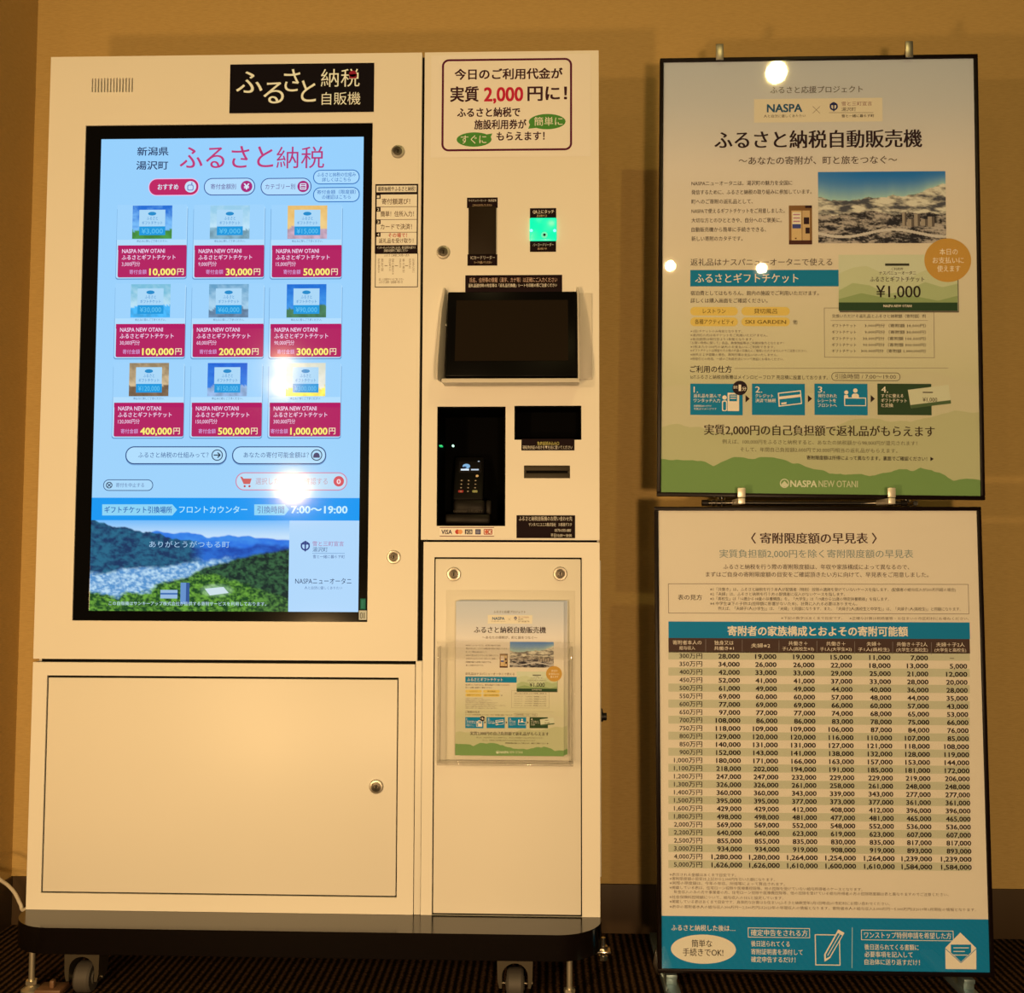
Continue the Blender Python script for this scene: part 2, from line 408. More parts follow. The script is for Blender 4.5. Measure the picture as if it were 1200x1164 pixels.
def lock(parent, px, py, r=0.0125):
    x, z = FRONT.uv(px, py); c = (x, 0, z); bm = bmesh.new()
    lathe(bm, c, (0, -1, 0), [(r * 1.06, 0), (r * 1.06, 0.002), (r * 0.96, 0.0042), (r * 0.72, 0.0046), (r * 0.66, 0.003)], 28, 0)
    lathe(bm, c, (0, -1, 0), [(r * 0.70, 0.003), (r * 0.66, 0.0042), (r * 0.36, 0.0048), (r * 0.32, 0.0028), (0, 0.0028)], 24, 1)
    box(bm, (x - 0.0007, -0.0052, z - 0.003), (x + 0.0007, -0.003, z + 0.003), 0, 2)
    return obj('lock', bm, [M_STEEL, M_KEYHOLE, M_DARK], parent)

# --- screen door -------------------------------------------------------------
BX0, BX1 = mX(92.5, 437), mX(433.6, 437); BZ0, BZ1 = mZ(262, 728.3), mZ(262, 145.5)
slits = []
gx0, gx1, gz0, gz1 = mX(108.3, 100), mX(155, 100), mZ(131, 108), mZ(131, 91.6)
for k in range(14):
    c = gx0 + (gx1 - gx0) * k / 13; slits.append((c - 0.0014, c + 0.0014, gz0, gz1))
bm = bmesh.new(); plate(bm, 0.0, XS0, ZD1, ZT, 0.0, 0.020, [(BX0, BX1, BZ0, BZ1)] + slits)
bmesh.ops.bevel(bm, geom=[e for e in bm.edges if len(e.link_faces) == 2 and e.calc_face_angle(0) > 1 and not any(gx0 - 0.01 < v.co.x < gx1 + 0.01 and gz0 - 0.01 < v.co.z < gz1 + 0.01 for v in e.verts) and all(v.co.y < 0.01 or True for v in e.verts) and (abs(e.verts[0].co.y) < 1e-6 and abs(e.verts[1].co.y) < 1e-6)], offset=0.0018, segments=2, profile=0.5, affect='EDGES')
door = obj('screen_door', bm, M_WHITE, machine)
bm = bmesh.new(); box(bm, (gx0 - 0.01, 0.0165, gz0 - 0.006), (gx1 + 0.01, 0.0215, gz1 + 0.006)); obj('vent_backing', bm, M_DARK, door)  # black sheet put in for the shade behind the slits
SX0, SX1 = mX(110.6, 437), mX(422.8, 437); SZ0, SZ1 = mZ(262, 716.8), mZ(262, 161)
bm = bmesh.new(); plate(bm, BX0 + 0.0005, BX1 - 0.0005, BZ0 + 0.0005, BZ1 - 0.0005, 0.002, 0.019, [(SX0, SX1, SZ0, SZ1)]); bz = obj('display_bezel', bm, M_GLOSSBLACK, door)
bz['label'] = 'black glossy screen surround'
lock(door, 466.5, 178); lock(door, 461.5, 653)

# --- what the display shows ----------------------------------------------------
def ridge_mix(a, b):
    """the valley seen from above, as shown at the foot of the display"""
    st = lambda e, x, w=0.012: max(0.0, min(1.0, (x - e) / w))              # soft step
    n, n2, n3 = nz(a * 30, b * 20, 3, 2.0), nz(a * 9, b * 8, 4, 5.0), nz(a * 70, b * 46, 2, 8.0)
    far = 0.19 + 0.05 * nz(a * 4, 1.3, 4) - 0.05 * math.sin(a * 3.2 + 0.4)
    mid = 0.28 + 0.05 * nz(a * 5, 6.1, 4) + 0.10 * max(0, 0.6 - a)
    left = 0.00 + 0.40 * max(0, a) ** 0.9 + 0.035 * nz(a * 9, 4.2, 4)
    c = lerp(S(110, 186, 250), S(196, 226, 252), b / 0.18)
    c = lerp(c, lerp(S(34, 110, 225), S(58, 140, 235), 0.5 + 0.8 * n2), st(far, b))
    c = lerp(c, lerp(S(18, 72, 172), S(36, 108, 210), 0.5 + 0.9 * n2 + 0.4 * n), st(mid, b, 0.03))
    c = lerp(c, lerp(S(50, 120, 190), S(150, 200, 240), 0.30 + 0.8 * n + 0.5 * n3), st(0.40 + 0.05 * n2 + 0.10 * max(0, 0.5 - a), b, 0.05))
    c = lerp(c, lerp(S(14, 52, 96), S(34, 104, 138), 0.5 + 0.9 * n + 0.5 * n2), st(left, b) * (1 - st(0.60 - 0.42 * max(0, a - 0.20) + 0.03 * n2, b, 0.03)) * (1 - st(0.50, a, 0.08)))
    c = lerp(c, lerp(S(84, 146, 206), S(186, 222, 246), 0.40 + 0.9 * n + 0.6 * n3), st(0.58 - 0.25 * a + 0.03 * n2, b, 0.04) * (1 - st(0.62, a, 0.12)))
    hill = 0.72 - 0.40 * max(0, a - 0.36) / 0.64 - 0.07 * math.sin(max(0, a - 0.3) * 4) + 0.025 * nz(a * 9, 7.7, 4)
    c = lerp(c, lerp(S(8, 40, 40), S(52, 100, 66), 0.42 + 1.1 * n + 0.6 * n3), st(hill, b, 0.03) * st(0.34, a, 0.06))
    low = 0.70 + 0.12 * math.sin(a * 7 + 0.7) + 0.05 * n2
    c = lerp(c, lerp(S(16, 70, 34), S(110, 170, 62), 0.38 + 1.0 * n + 0.7 * n3), st(low, b, 0.04) * (1 - 0.55 * st(0.80, a, 0.1)))
    c = lerp(c, lerp(S(120, 180, 120), S(190, 222, 190), 0.5 + n), 0.8 * max(0, 1 - ((a - 0.64) / 0.09) ** 2 - ((b - 0.77) / 0.08) ** 2))
    return c

def draw_display(P):
    BG0, BG1 = S(150, 208, 253), S(160, 212, 252)
    u0, w0, u1, w1 = SX0, SZ0, SX1, SZ1
    P.add([(u0, w0), (u1, w0), (u1, w1), (u0, w1)], [(0, 1, 2, 3)], [BG1, BG1, BG0, BG0], 0)
    NAVY, MAG, BLU, WHT = S(28, 48, 96), S(190, 36, 100), S(44, 80, 156), S(214, 238, 255)
    P.text('新潟県', 161, 197.5, 177.6, 11.5, NAVY, 2, 'b'); P.text('湯沢町', 160, 197, 194, 11.5, NAVY, 2, 'b')
    P.text('ふるさと', 211, 320, 184.5, 32, S(190, 58, 122), 2, 's', 4); P.text('納税', 324, 380, 185, 29, S(180, 54, 122), 2, 'n', 4)
    P.rr(174, 209, 233.5, 229.5, 10.2, S(236, 190, 232), 1); P.rr(175, 210, 232.5, 228.5, 9.2, MAG, 2); P.text('おすすめ', 185, 209, 219.2, 8, WHT, 3, 'b')
    P.ell(223.3, 219, 7, 7, S(196, 224, 250), 3); P.rr(219.5, 216.5, 227, 223.5, 2, S(120, 140, 200), 4); P.rr(220.6, 217.6, 226, 222.4, 1.5, S(196, 224, 250), 5); P.rect(224.2, 213.8, 225.6, 217, S(120, 140, 200), 5)
    for x0, x1, tx0, tx1, t, cx in ((239, 299, 247, 276.5, '寄付金額別', 289), (305.5, 365, 311, 346, 'カテゴリー別', 355.3)):
        P.rr(x0, 208.6, x1, 229, 10.2, BLU, 1); P.rr(x0 + 1, 209.6, x1 - 1, 228, 9.2, S(176, 220, 254), 2)
        P.text(t, tx0, tx1, 218.8, 7.2, S(92, 62, 140), 3); P.ell(cx, 218.6, 7, 7, S(168, 40, 124), 3)
    P.text('¥', 286, 292, 218.6, 10, WHT, 4, 'B')
    P.ring(351.5, 215, 359, 222.4, 1.2, 1, WHT, 4); P.line((351.6, 217.6), (358.9, 217.6), 1, WHT, 4); P.line((353, 220), (357.5, 220), 0.9, WHT, 4)
    for y0, y1, a, b in ((199, 216, 'ふるさと納税の仕組み', '詳しくはこちら'), (219.4, 237, '寄付金額（限度額）', 'の確認はこちら')):
        P.rr(367, y0, 421.5, y1, 8.6, S(20, 104, 186), 1); P.rr(368, y0 + 1, 420.5, y1 - 1, 7.6, S(168, 218, 254), 2)
        P.text(a, 371.5, 417, y0 + 5.7, 5.6, S(24, 96, 180), 3); P.text(b, 377.5, 411, y0 + 11.6, 5.6, S(24, 96, 180), 3)
    # nine tickets
    amt = [('3,000', '10,000'), ('9,000', '30,000'), ('15,000', '50,000'), ('30,000', '100,000'), ('60,000', '200,000'), ('90,000', '300,000'), ('120,000', '400,000'), ('150,000', '500,000'), ('300,000', '1,000,000')]
    colX = [[(136.3, 219.6), (226, 310.5), (316.8, 401.3)], [(134, 217.8), (224, 309.8), (315, 401)], [(131.8, 216.3), (222.8, 307.8), (314, 400)]]
    rowY = [(241, 326.3), (333.2, 419.8), (425.5, 513)]
    scen = [(S(30, 110, 215), S(120, 190, 250), S(60, 130, 60)), (S(150, 205, 235), S(190, 228, 250), S(110, 150, 170)), (S(232, 188, 110), S(240, 208, 140), S(176, 150, 170)),
            (S(120, 190, 220), S(186, 226, 246), S(60, 160, 220)), (S(100, 160, 200), S(170, 212, 240), S(90, 120, 150)), (S(20, 110, 215), S(60, 150, 235), S(60, 110, 80)),
            (S(150, 130, 100), S(214, 190, 150), S(110, 90, 70)), (S(24, 100, 215), S(50, 130, 230), S(130, 160, 200)), (S(220, 222, 205), S(240, 240, 228), S(236, 212, 90))]
    for k in range(9):
        r, c = divmod(k, 3); x0, x1 = colX[r][c]; y0, y1 = rowY[r]
        P.rr(x0, y0 + 2, x1, y1 + 1.4, 3, S(104, 158, 208), 1); P.rr(x0 + 0.6, y0, x1 - 0.6, y1, 3, S(178, 222, 254), 2); P.rect(x0 + 1, y0 - 1, x1 - 1, y0 + 40, S(157, 211, 253), 3)
        xm = (x0 + x1) / 2 + (1.2 if c else 0.6); sky, mid, low = scen[k]
        def pic(a, b, k=k, sky=sky, mid=mid, low=low):
            n = nz(a * 5 + k * 7, b * 5, 4, k * 1.7)
            t = lerp(sky, mid, b * 1.4 + 0.5 * n)
            if b > 0.70 + 0.12 * nz(a * 4, k * 3.1, 3): t = lerp(low, tuple(x * 1.5 for x in low), 0.5 + n)
            return t
        P.img(xm - 23.2, y0, xm + 23.2, y0 + 39, 26, 22, pic, 4)
        P.rect(xm - 15.2, y0 + 5, xm + 15.2, y0 + 24.5, S(170, 216, 248), 5); P.rect(xm - 15.2, y0 + 24.5, xm + 15.2, y0 + 34.8, S(24, 152, 222), 5)
        P.ell(xm, y0 + 9.6, 5, 2.3, S(30, 140, 205), 6); P.text('ふるさと', xm - 6.5, xm + 6.5, y0 + 15, 4.8, S(36, 130, 200), 6); P.text('ギフトチケット', xm - 12, xm + 12, y0 + 20.4, 4.8, S(36, 130, 200), 6)
        P.text('¥' + amt[k][0], xm - 12.5, xm + 12.5, y0 + 29.8, 8.5, S(90, 190, 240), 6, 'b')
        P.text('申込みに際しご了承ください。', xm - 18, xm + 18, y0 + 41.8, 3.2, S(60, 100, 150), 6, 'n', 1)
        P.rr(x0 + 2, y0 + 46.5, x1 - 1, y1 - 1.2, 2, S(178, 32, 98), 4); P.rect(x0 + 2, y0 + 46.5, x1 - 1, y0 + 52, S(178, 32, 98), 4)
        W2, YEL = S(240, 214, 244), S(252, 240, 120)
        P.text('NASPA NEW OTANI', x0 + 7, x0 + 57, y0 + 53.2, 7, W2, 6, 'b'); P.text('ふるさとギフトチケット', x0 + 6.6, x0 + 69.5, y0 + 60.8, 6.6, W2, 6, 'b')
        P.text(amt[k][0] + '円分', x0 + 6.6, x0 + 28 + 2 * len(amt[k][0]) - 10, y0 + 68.6, 6.4, W2, 6, 'n')
        lx = {6: 15.5, 7: 10, 9: 3.4}[len(amt[k][1])]; ax = {6: 39, 7: 33, 9: 26.5}[len(amt[k][1])]
        P.text('寄付金額', x0 + lx, x0 + lx + 20, y1 - 7.4, 6, S(214, 170, 232), 6, 'n'); P.text(amt[k][1], x0 + ax, x0 + 69.6, y1 - 7.8, 11.6, YEL, 6, 'B'); P.text('円', x0 + 71.6, x0 + 79, y1 - 7.8, 9, S(248, 230, 190), 6, 'b')
    for x0, x1, t0, t1, t in ((147, 265.8, 162, 244.5, 'ふるさと納税の仕組みって？'), (272, 382.3, 285.6, 362, 'あなたの寄付可能金額は？')):
        P.rr(x0, 524.6, x1, 545.4, 10.4, S(120, 170, 220), 1); P.rr(x0, 523.2, x1, 544.2, 10.4, S(30, 70, 130), 2); P.rr(x0 + 1.2, 524.4, x1 - 1.2, 543, 9.2, S(176, 222, 254), 3); P.text(t, t0, t1, 533.4, 7.4, S(54, 92, 150), 4)
        cx = x1 - 11.2; P.circ(cx, 533.5, 6.6, 1.1, S(24, 52, 84), 4)
    P.line((250.5, 533.5), (258, 533.5), 1.3, S(20, 40, 60), 5); P.line((255, 530.5), (258.3, 533.5), 1.3, S(20, 40, 60), 5); P.line((255, 536.5), (258.3, 533.5), 1.3, S(20, 40, 60), 5)
    P.ell(371, 533.6, 3.5, 3, S(70, 70, 110), 5); P.rect(367.2, 534, 374.8, 536.6, S(70, 70, 110), 6)
    P.rr(121, 562, 179.5, 575.4, 6.6, S(54, 92, 140), 1); P.rr(121.9, 562.9, 178.6, 574.5, 5.8, S(170, 218, 252), 2); P.circ(128, 568.7, 3.8, 1, S(40, 60, 90), 3); P.line((126, 566.8), (130, 570.6), 1, S(40, 60, 90), 3); P.line((130, 566.8), (126, 570.6), 1, S(40, 60, 90), 3)
    P.text('寄付を中止する', 136, 169, 568.7, 5.8, S(92, 120, 170), 3)
    P.rr(276, 553.6, 407, 575, 10.5, S(206, 136, 170), 1); P.rr(277.2, 554.8, 405.8, 573.8, 9.4, S(186, 222, 248), 2); P.text('選択した返礼品を確認する', 299.5, 384, 564.2, 8.6, S(186, 152, 176), 3)
    P.poly([(281.5, 558.5), (284, 559), (285.3, 561), (295, 561), (293, 567.4), (285.6, 567.4)], S(206, 96, 96), 3); P.ell(286.8, 570, 1.3, 1.3, S(190, 70, 80), 3); P.ell(292.4, 570, 1.3, 1.3, S(190, 70, 80), 3)
    P.ell(397, 564.2, 6.2, 6.2, S(212, 84, 96), 3); P.text('0', 394.8, 399.2, 564.3, 8, S(246, 220, 226), 4, 'B')
    v0, v1 = P.uv(262, 610)[1], P.uv(262, 583.6)[1]
    P.add([(u0, v0), (u1, v0), (u1, v1), (u0, v1)], [(0, 1, 2, 3)], S(10, 152, 243), 1)
    LC = S(140, 212, 246)
    P.poly([(119.8, 591.2), (202, 591.2), (207.6, 597.6), (202, 604.2), (119.8, 604.2)], LC, 2); P.text('ギフトチケット引換場所', 122.6, 201.6, 597.6, 8.6, S(22, 92, 176), 3, 'b')
    P.text('フロントカウンター', 210, 289.8, 597.4, 9.6, S(176, 232, 255), 3, 'b')
    P.poly([(298, 591.2), (333.6, 591.2), (338.8, 597.4), (333.6, 604), (298, 604)], LC, 2); P.text('引換時間', 301.6, 333, 597.5, 9.2, S(22, 92, 176), 3)
    P.text('7:00〜19:00', 341.4, 407, 597.2, 12.2, S(196, 238, 255), 3, 'B')
    um = mX(338, 660); vb = v0
    nx, ny = 230, 104; pts = []; cs = []
    for j in range(ny + 1):
        for i in range(nx + 1):
            pts.append((u0 + (um - u0) * i / nx, vb + (w0 - vb) * j / ny)); cs.append(ridge_mix(i / nx, j / ny))
    P.add(pts, [(j * (nx + 1) + i, j * (nx + 1) + i + 1, (j + 1) * (nx + 1) + i + 1, (j + 1) * (nx + 1) + i) for j in range(ny) for i in range(nx)], cs, 1)
    P.rect(188, 691.5, 208, 701.5, S(150, 186, 225), 2); P.rect(188, 695, 208, 697, S(60, 110, 180), 3); P.rect(211.5, 683, 222, 708, S(100, 146, 205), 2); P.rect(218, 683, 222, 708, S(46, 86, 150), 3); P.poly([(240, 690), (262, 688), (268, 695), (246, 698)], S(206, 226, 236), 2)
    P.add([(um, w0), (u1, w0), (u1, vb), (um, vb)], [(0, 1, 2, 3)], S(176, 216, 252), 1)
    P.text('ありがとうがつもる町', 175, 269, 638.2, 8.4, S(166, 206, 240), 3, 't'); P.text('この自販機はサンキーアップ株式会社が提供する寄附サービスを利用しております。', 127.5, 312, 707.6, 5, S(196, 226, 244), 3)
    P.circ(357.8, 640, 5.4, 1.7, S(40, 60, 130), 2); P.rect(357, 634, 358.7, 646.4, S(40, 60, 130), 3); P.line((352.5, 637.6), (363, 637.6), 1.4, S(40, 60, 130), 3)
    P.text('雪と三町宣言', 366.4, 403, 637.4, 6.4, S(170, 110, 160), 3); P.text('湯沢町', 366.4, 384, 644.2, 6.2, S(60, 90, 140), 3); P.line((366, 648.6), (404, 648.6), 0.5, S(110, 150, 200), 3); P.text('雪と一緒に暮らす町', 366.8, 404, 652.6, 4.4, S(70, 96, 150), 3, 'n', 1)
    P.text('NASPAニューオータニ', 346, 411.8, 681.2, 8.2, S(30, 52, 98), 3); P.text('人と自然に優しくありたい', 357, 401, 689.2, 4, S(90, 120, 170), 3, 'n', 1)
P = Print(front(0.004)); draw_display(P); scr = P.build('display_screen', M_SCREEN, door); scr['label'] = 'lit light blue touchscreen page with nine gift tickets'

P = Print(front(-0.0012)); K = AM(18, 11, 8); P.rect(269.3, 74.6, 438.3, 132, K, 0)
CR = AM(226, 200, 150)
for ch, a, b, y in (('ふ', 277, 307.5, 96.5), ('る', 309, 332.5, 108.5), ('さ', 333, 351.5, 94.5), ('と', 353, 370, 107)): P.text(ch, a, b, y, 33, CR, 1, 's', 5)
P.text('納税', 376, 421.5, 91.6, 24, CR, 1, 'n', 4); P.text('自販機', 377, 422.4, 115.6, 17, CR, 1, 'n', 4)
P.ell(413.5, 86.5, 4.5, 4, AM(140, 24, 30), 2); P.rect(409.5, 87, 417.6, 92, AM(140, 24, 30), 2)
o = P.build('sign_plate', M_DECAL, door); o['label'] = 'black name plate with cream lettering'

P = Print(front(-0.0008)); K = AM(28, 14, 10); PW = AM(228, 194, 130); BR = AM(96, 66, 36)
P.rect(439.5, 215.7, 489.8, 297, K, 0); P.rect(441.2, 217.6, 488.2, 225.2, PW, 1); P.text('最新納税やふるさと納税！', 443, 487, 221.4, 6, K, 2, 'b')
P.rect(441.2, 228, 488.4, 287.3, PW, 1)
for y in (242.4, 257.4, 272.4): P.rect(441.2, y - 0.3, 488.4, y + 0.3, BR, 2)
for k, y in enumerate((230.6, 245.6, 260.2, 275)): P.rect(440.6, y - 2.6, 446, y + 2.6, K, 2); P.text(str(k + 1), 442, 444.4, y, 4.6, PW, 3, 'b')
P.text('寄付額選び！', 447.6, 480.5, 236.2, 7.6, BR, 2, 'b'); P.text('簡単！住所入力！', 446.2, 485, 250.8, 7.4, BR, 2, 'b'); P.text('カードで決済！', 446, 482.6, 265.8, 7.4, BR, 2, 'b'); P.text('その場で！', 455, 477, 275.8, 6, AM(176, 50, 26), 2, 'b'); P.text('返礼品を受け取り！', 444, 484.4, 282.3, 6.4, BR, 2, 'b')
P.text('インターネットでのお申し込みは、電子証明が必要です', 442, 487, 290.4, 3.6, PW, 2, 'n', 1); P.text('詳細は別紙をご確認ください', 450, 478, 293.8, 3.6, PW, 2, 'n', 1)
P.rect(439.5, 297, 489.8, 336.8, K, 0); P.rect(440.3, 297.6, 489, 336, PW, 1); P.text('ふるさと納税ご利用の流れ', 450, 480, 299.4, 3.4, BR, 2, 'n', 1)
for x, t, yb in ((444, '返礼品の選択をする', 320), (448, '画面に触れて開始', 318), (457, '住所氏名等の入力', 318), (460.5, '内容のご確認をする', 322), (469, '決済を行う', 314), (473, '券の発行', 320), (480.5, '返礼品を受け取り', 315), (484.5, 'お引き換えください', 320)): P.vtext(t, x, 303, yb, 3.2, BR, 2)
for x in (452.5, 464.5, 476.4): P.line((x - 1.8, 311.5), (x + 1.8, 311.5), 0.7, BR, 2)
P.text('詳しくは専用サイトをご覧ください', 444, 473, 327.6, 3.6, BR, 2, 'n', 1); P.text('ふるさと納税・自販機の使い方', 444, 472, 330.8, 3.6, BR, 2, 'n', 1)
o = P.build('instruction_sticker', M_DECAL, door); o['label'] = 'narrow black and cream how-to sticker'
P = Print(front(0.0008)); P.rect(422, 701.6, 428.6, 714.4, AM(30, 84, 50), 1); P.rect(423.6, 703, 425, 713, AM(60, 120, 80), 2); P.rect(426, 703, 427, 713, AM(60, 120, 80), 2); P.rect(420.6, 715.6, 429.6, 726.6, AM(190, 170, 118), 1); P.ring(422, 718, 425, 725, 1.4, 0.8, AM(80, 70, 46), 2); P.rect(426.2, 718, 427.4, 725, AM(110, 96, 60), 2)
P.build('bezel_sticker', M_DECAL, door)

# --- storage compartment under the screen ----------------------------------------
dx0, dx1, dz0, dz1 = mX(51.5, 920), mX(466, 920), mZ(260, 1049.5), mZ(260, 793)
bm = bmesh.new(); plate(bm, 0.0, XL - 0.001, Z0, ZD0, 0.0, 0.021, [(dx0, dx1, dz0, dz1)])
box(bm, (dx0 - 0.01, 0.0185, dz0 - 0.01), (dx1 + 0.01, 0.0215, dz1 + 0.01), 0, 1); plate(bm, dx0 + 0.0002, dx1 - 0.0002, dz0 + 0.0002, dz1 - 0.0002, 0.0035, 0.0184, [(dx0 + 0.0021, dx1 - 0.0021, dz0 + 0.0021, dz1 - 0.0041)], 1); obj('storage_frame', bm, [M_WHITE, M_DARK], machine)  # black backing and lining paint the shade in the door gap
bm = bmesh.new(); box(bm, (dx0 + 0.0022, 0.0012, dz0 + 0.0022), (dx1 - 0.0022, 0.018, dz1 - 0.0042), 0.0015); sd = obj('storage_door', bm, M_WHITE, machine); lock(sd, 441, 922)
bm = bmesh.new(); box(bm, (XL + 0.0004, 0.0, Z0), (XL + 0.0128, 0.03, ZD1), 0.001); obj('joining_strip', bm, M_WHITE, machine)

# --- payment tower ------------------------------------------------------------------
ZM0, ZM1 = mZ(600, 635.6), mZ(600, 633)
rec = (mX(512, 547), mX(592.3, 547), mZ(552, 616.6), mZ(552, 476.6)); win = (mX(602.8, 496), mX(681.3, 496), mZ(642, 515.6), mZ(642, 475.6)); slo = (mX(614, 553), mX(668, 553), mZ(641, 560.6), mZ(641, 545.6))
bm = bmesh.new(); plate(bm, XS1, W, ZM1, ZT, 0.0, 0.021, [rec, win, slo])
bmesh.ops.bevel(bm, geom=[e for e in bm.edges if abs(e.verts[0].co.y) < 1e-6 and abs(e.verts[1].co.y) < 1e-6 and len(e.link_faces) == 2 and e.calc_face_angle(0) > 1], offset=0.0012, segments=2, profile=0.5, affect='EDGES')
tower = obj('tower_front', bm, M_WHITE, machine)
def liner(name, r, depth, m):
    bm = bmesh.new(); t = 0.003; x0, x1, z0, z1 = r; y0 = 0.0025
    box(bm, (x0, depth, z0), (x1, depth + t, z1))
    box(bm, (x0, y0, z0), (x0 + t, depth, z1)); box(bm, (x1 - t, y0, z0), (x1, depth, z1)); box(bm, (x0 + t, y0, z0), (x1 - t, depth, z0 + t)); box(bm, (x0 + t, y0, z1 - t), (x1 - t, depth, z1))
    return obj(name, bm, m, tower)
M_RECESS = mat('recess_black', (0.0012, 0.0012, 0.0012), 0.7, spec=0.03)
liner('terminal_niche', rec, 0.135, M_RECESS); liner('scanner_niche', win, 0.07, M_RECESS)
x0, x1, z0, z1 = slo; zc = (z0 + z1) / 2; bm = bmesh.new()
box(bm, (x0, 0.001, z0), (x1, 0.012, zc - 0.0022), 0.0012); box(bm, (x0, 0.001, zc + 0.0022), (x1, 0.012, z1), 0.0012); box(bm, (x0, 0.002, zc - 0.003), (x0 + 0.004, 0.012, zc + 0.003)); box(bm, (x1 - 0.004, 0.002, zc - 0.003), (x1, 0.012, zc + 0.003)); box(bm, (x0, 0.013, z0), (x1, 0.016, z1), 0, 1)
obj('receipt_slot', bm, [mat('slot_grey', (0.034, 0.028, 0.018), 0.5, spec=0.2), M_DARK], tower)
lock(tower, 519.6, 296)

P = Print(front(-0.0008)); RB = AM(84, 18, 30); PW = AM(230, 196, 130); TX = AM(62, 28, 24)
P.rect(505, 64, 692, 184, AM(227, 192, 130), 0)
P.ring(517.6, 68.7, 670.4, 176.8, 8.5, 2.5, RB, 1)
P.text('今日のご利用代金が', 533, 659, 86.8, 14.2, TX, 1, 'B', 3); P.text('実質', 528, 560.6, 110.6, 20, TX, 1, 'B', 3); P.text('2,000', 567.6, 612.6, 110, 24, AM(184, 28, 36), 1, 'B', 4); P.text('円に！', 618.6, 664, 109.4, 20, TX, 1, 'B', 3)
P.text('ふるさと納税で', 536, 609.4, 131.8, 12.4, TX, 1, 'B', 3); P.text('施設利用券が', 556, 616.6, 146, 12.4, TX, 1, 'B', 3); P.text('もらえます！', 582, 638, 159.6, 12, TX, 1, 'B', 3)
GR = AM(74, 118, 34); P.ell(641.2, 142.6, 22, 9.4, GR, 1); P.poly([(621, 146), (628, 150), (619, 151)], GR, 1.6); P.text('簡単に', 626, 659.4, 142.4, 11.6, PW, 2, 'n', 3)
P.ell(555.6, 163.6, 21, 8.8, GR, 1); P.poly([(568, 158), (577, 156.4), (574, 163)], GR, 1.6); P.text('すぐに', 540, 570, 163.6, 12, PW, 2, 'n', 3)
o = P.build('notice_sheet', M_DECAL, tower); o['label'] = 'white notice with a rounded dark red outline'

KD = AM(28, 12, 8); KT = AM(214, 180, 118); KO = AM(214, 160, 86)
def decal(name, fn, y=-0.0008):
    P = Print(front(y)); fn(P); return P.build(name, M_DECAL, tower)
def f(P): P.rect(547.2, 231.6, 583.2, 243.8, KD, 0); P.text('マイナンバーカード・免許証等', 549, 581.6, 235.2, 3.4, KT, 1, 'n', 1); P.text('こちらにかざしてください', 553.6, 576.6, 240.6, 3.2, KO, 1, 'n', 1)
decal('card_reader_notice', f)
def f(P): P.rect(547.8, 298, 582.8, 311.4, KD, 0); P.text('ICカードリーダー', 551.6, 580, 302, 5.2, KT, 1, 'n'); P.text('カードを置いてください', 555.6, 576.4, 307.6, 3.2, KO, 1, 'n', 1)
decal('card_reader_label', f)
bm = bmesh.new(); rx0, rx1, rz0, rz1 = mX(549.2, 270), mX(581.6, 270), mZ(565, 299.5), mZ(565, 243)
box(bm, (rx0, -0.008, rz0), (rx1, 0.0, rz1), 0.003); cr = obj('card_reader', bm, mat('reader_brown', (0.016, 0.010, 0.005), 0.5, spec=0.12), tower)
def f(P): P.rect(621, 244, 651.8, 256.4, KD, 0); P.text('QR上にタッチ', 624.4, 649.2, 248.2, 5, KT, 1, 'b'); P.text('読み取り口', 629, 640.6, 253, 3, KO, 1, 'n', 1)
decal('code_scanner_notice', f)
def f(P): P.rect(621, 282.6, 651.6, 295.2, KD, 0); P.text('バーコードリーダー', 624.4, 648.8, 287, 4.2, KT, 1, 'n'); P.text('読み取り中', 630, 640.6, 291.6, 3, KO, 1, 'n', 1)
decal('code_scanner_label', f)
M_GREEN = mat('scanner_glow', (0.0, 0.25, 0.15), 0.25, emit=(0.0, 0.83, 0.42), estr=1.0); M_GREEN2 = mat('scanner_led', (0.1, 0.3, 0.3), 0.3, emit=(0.25, 1.0, 0.95), estr=1.3)
sx0, sx1, sz0, sz1 = mX(620.6, 270), mX(652.4, 270), mZ(636, 283.2), mZ(636, 256)
bm = bmesh.new(); box(bm, (sx0, -0.006, sz0), (sx1, 0.0, sz1), 0.003)
for p in ((622.6, 271.4), (650, 271.4)): x, z = FRONT.uv(*p); lathe(bm, (x, -0.006, z), (0, -1, 0), [(0.003, 0), (0.0022, 0.0012), (0, 0.0016)], 12, 1)
x, z = FRONT.uv(638, 276.6); lathe(bm, (x, -0.006, z), (0, -1, 0), [(0.0062, 0), (0.0056, 0.001), (0.0026, 0.0013)], 18, 3); lathe(bm, (x, -0.0073, z), (0, -1, 0), [(0.0026, 0), (0, 0.0004)], 14, 2)
o = obj('code_scanner', bm, [M_GREEN, M_GREEN2, M_DARK, mat('scanner_lens', (0.1, 0.4, 0.25), 0.3, emit=(0.10, 0.62, 0.36), estr=1.0)], tower); o['label'] = 'glowing green code reading window'
def f(P):
    P.rect(545.2, 322.4, 658.8, 343, KD, 0); P.text('氏名、住所等の情報（漢字、カナ等）は正確にご入力ください', 550.5, 653, 328.2, 6.2, AM(206, 150, 92), 1); P.text('返礼品送付時の宛名等は「返礼品引換書」シートを印刷の際ご注意ください', 549, 652.8, 334.6, 4.6, KT, 1, 'b', 1)
decal('input_label', f)
def f(P):
    P.rect(611, 514.6, 673.2, 528, KD, 0); P.text('免許証読み込み口', 629.6, 655, 519.8, 4.6, AM(210, 176, 70), 1); P.text('運転免許証の向きを▼方向に置いてください', 612.4, 670.8, 524.4, 4.6, KT, 1, 'n', 1)
decal('scanner_label', f)
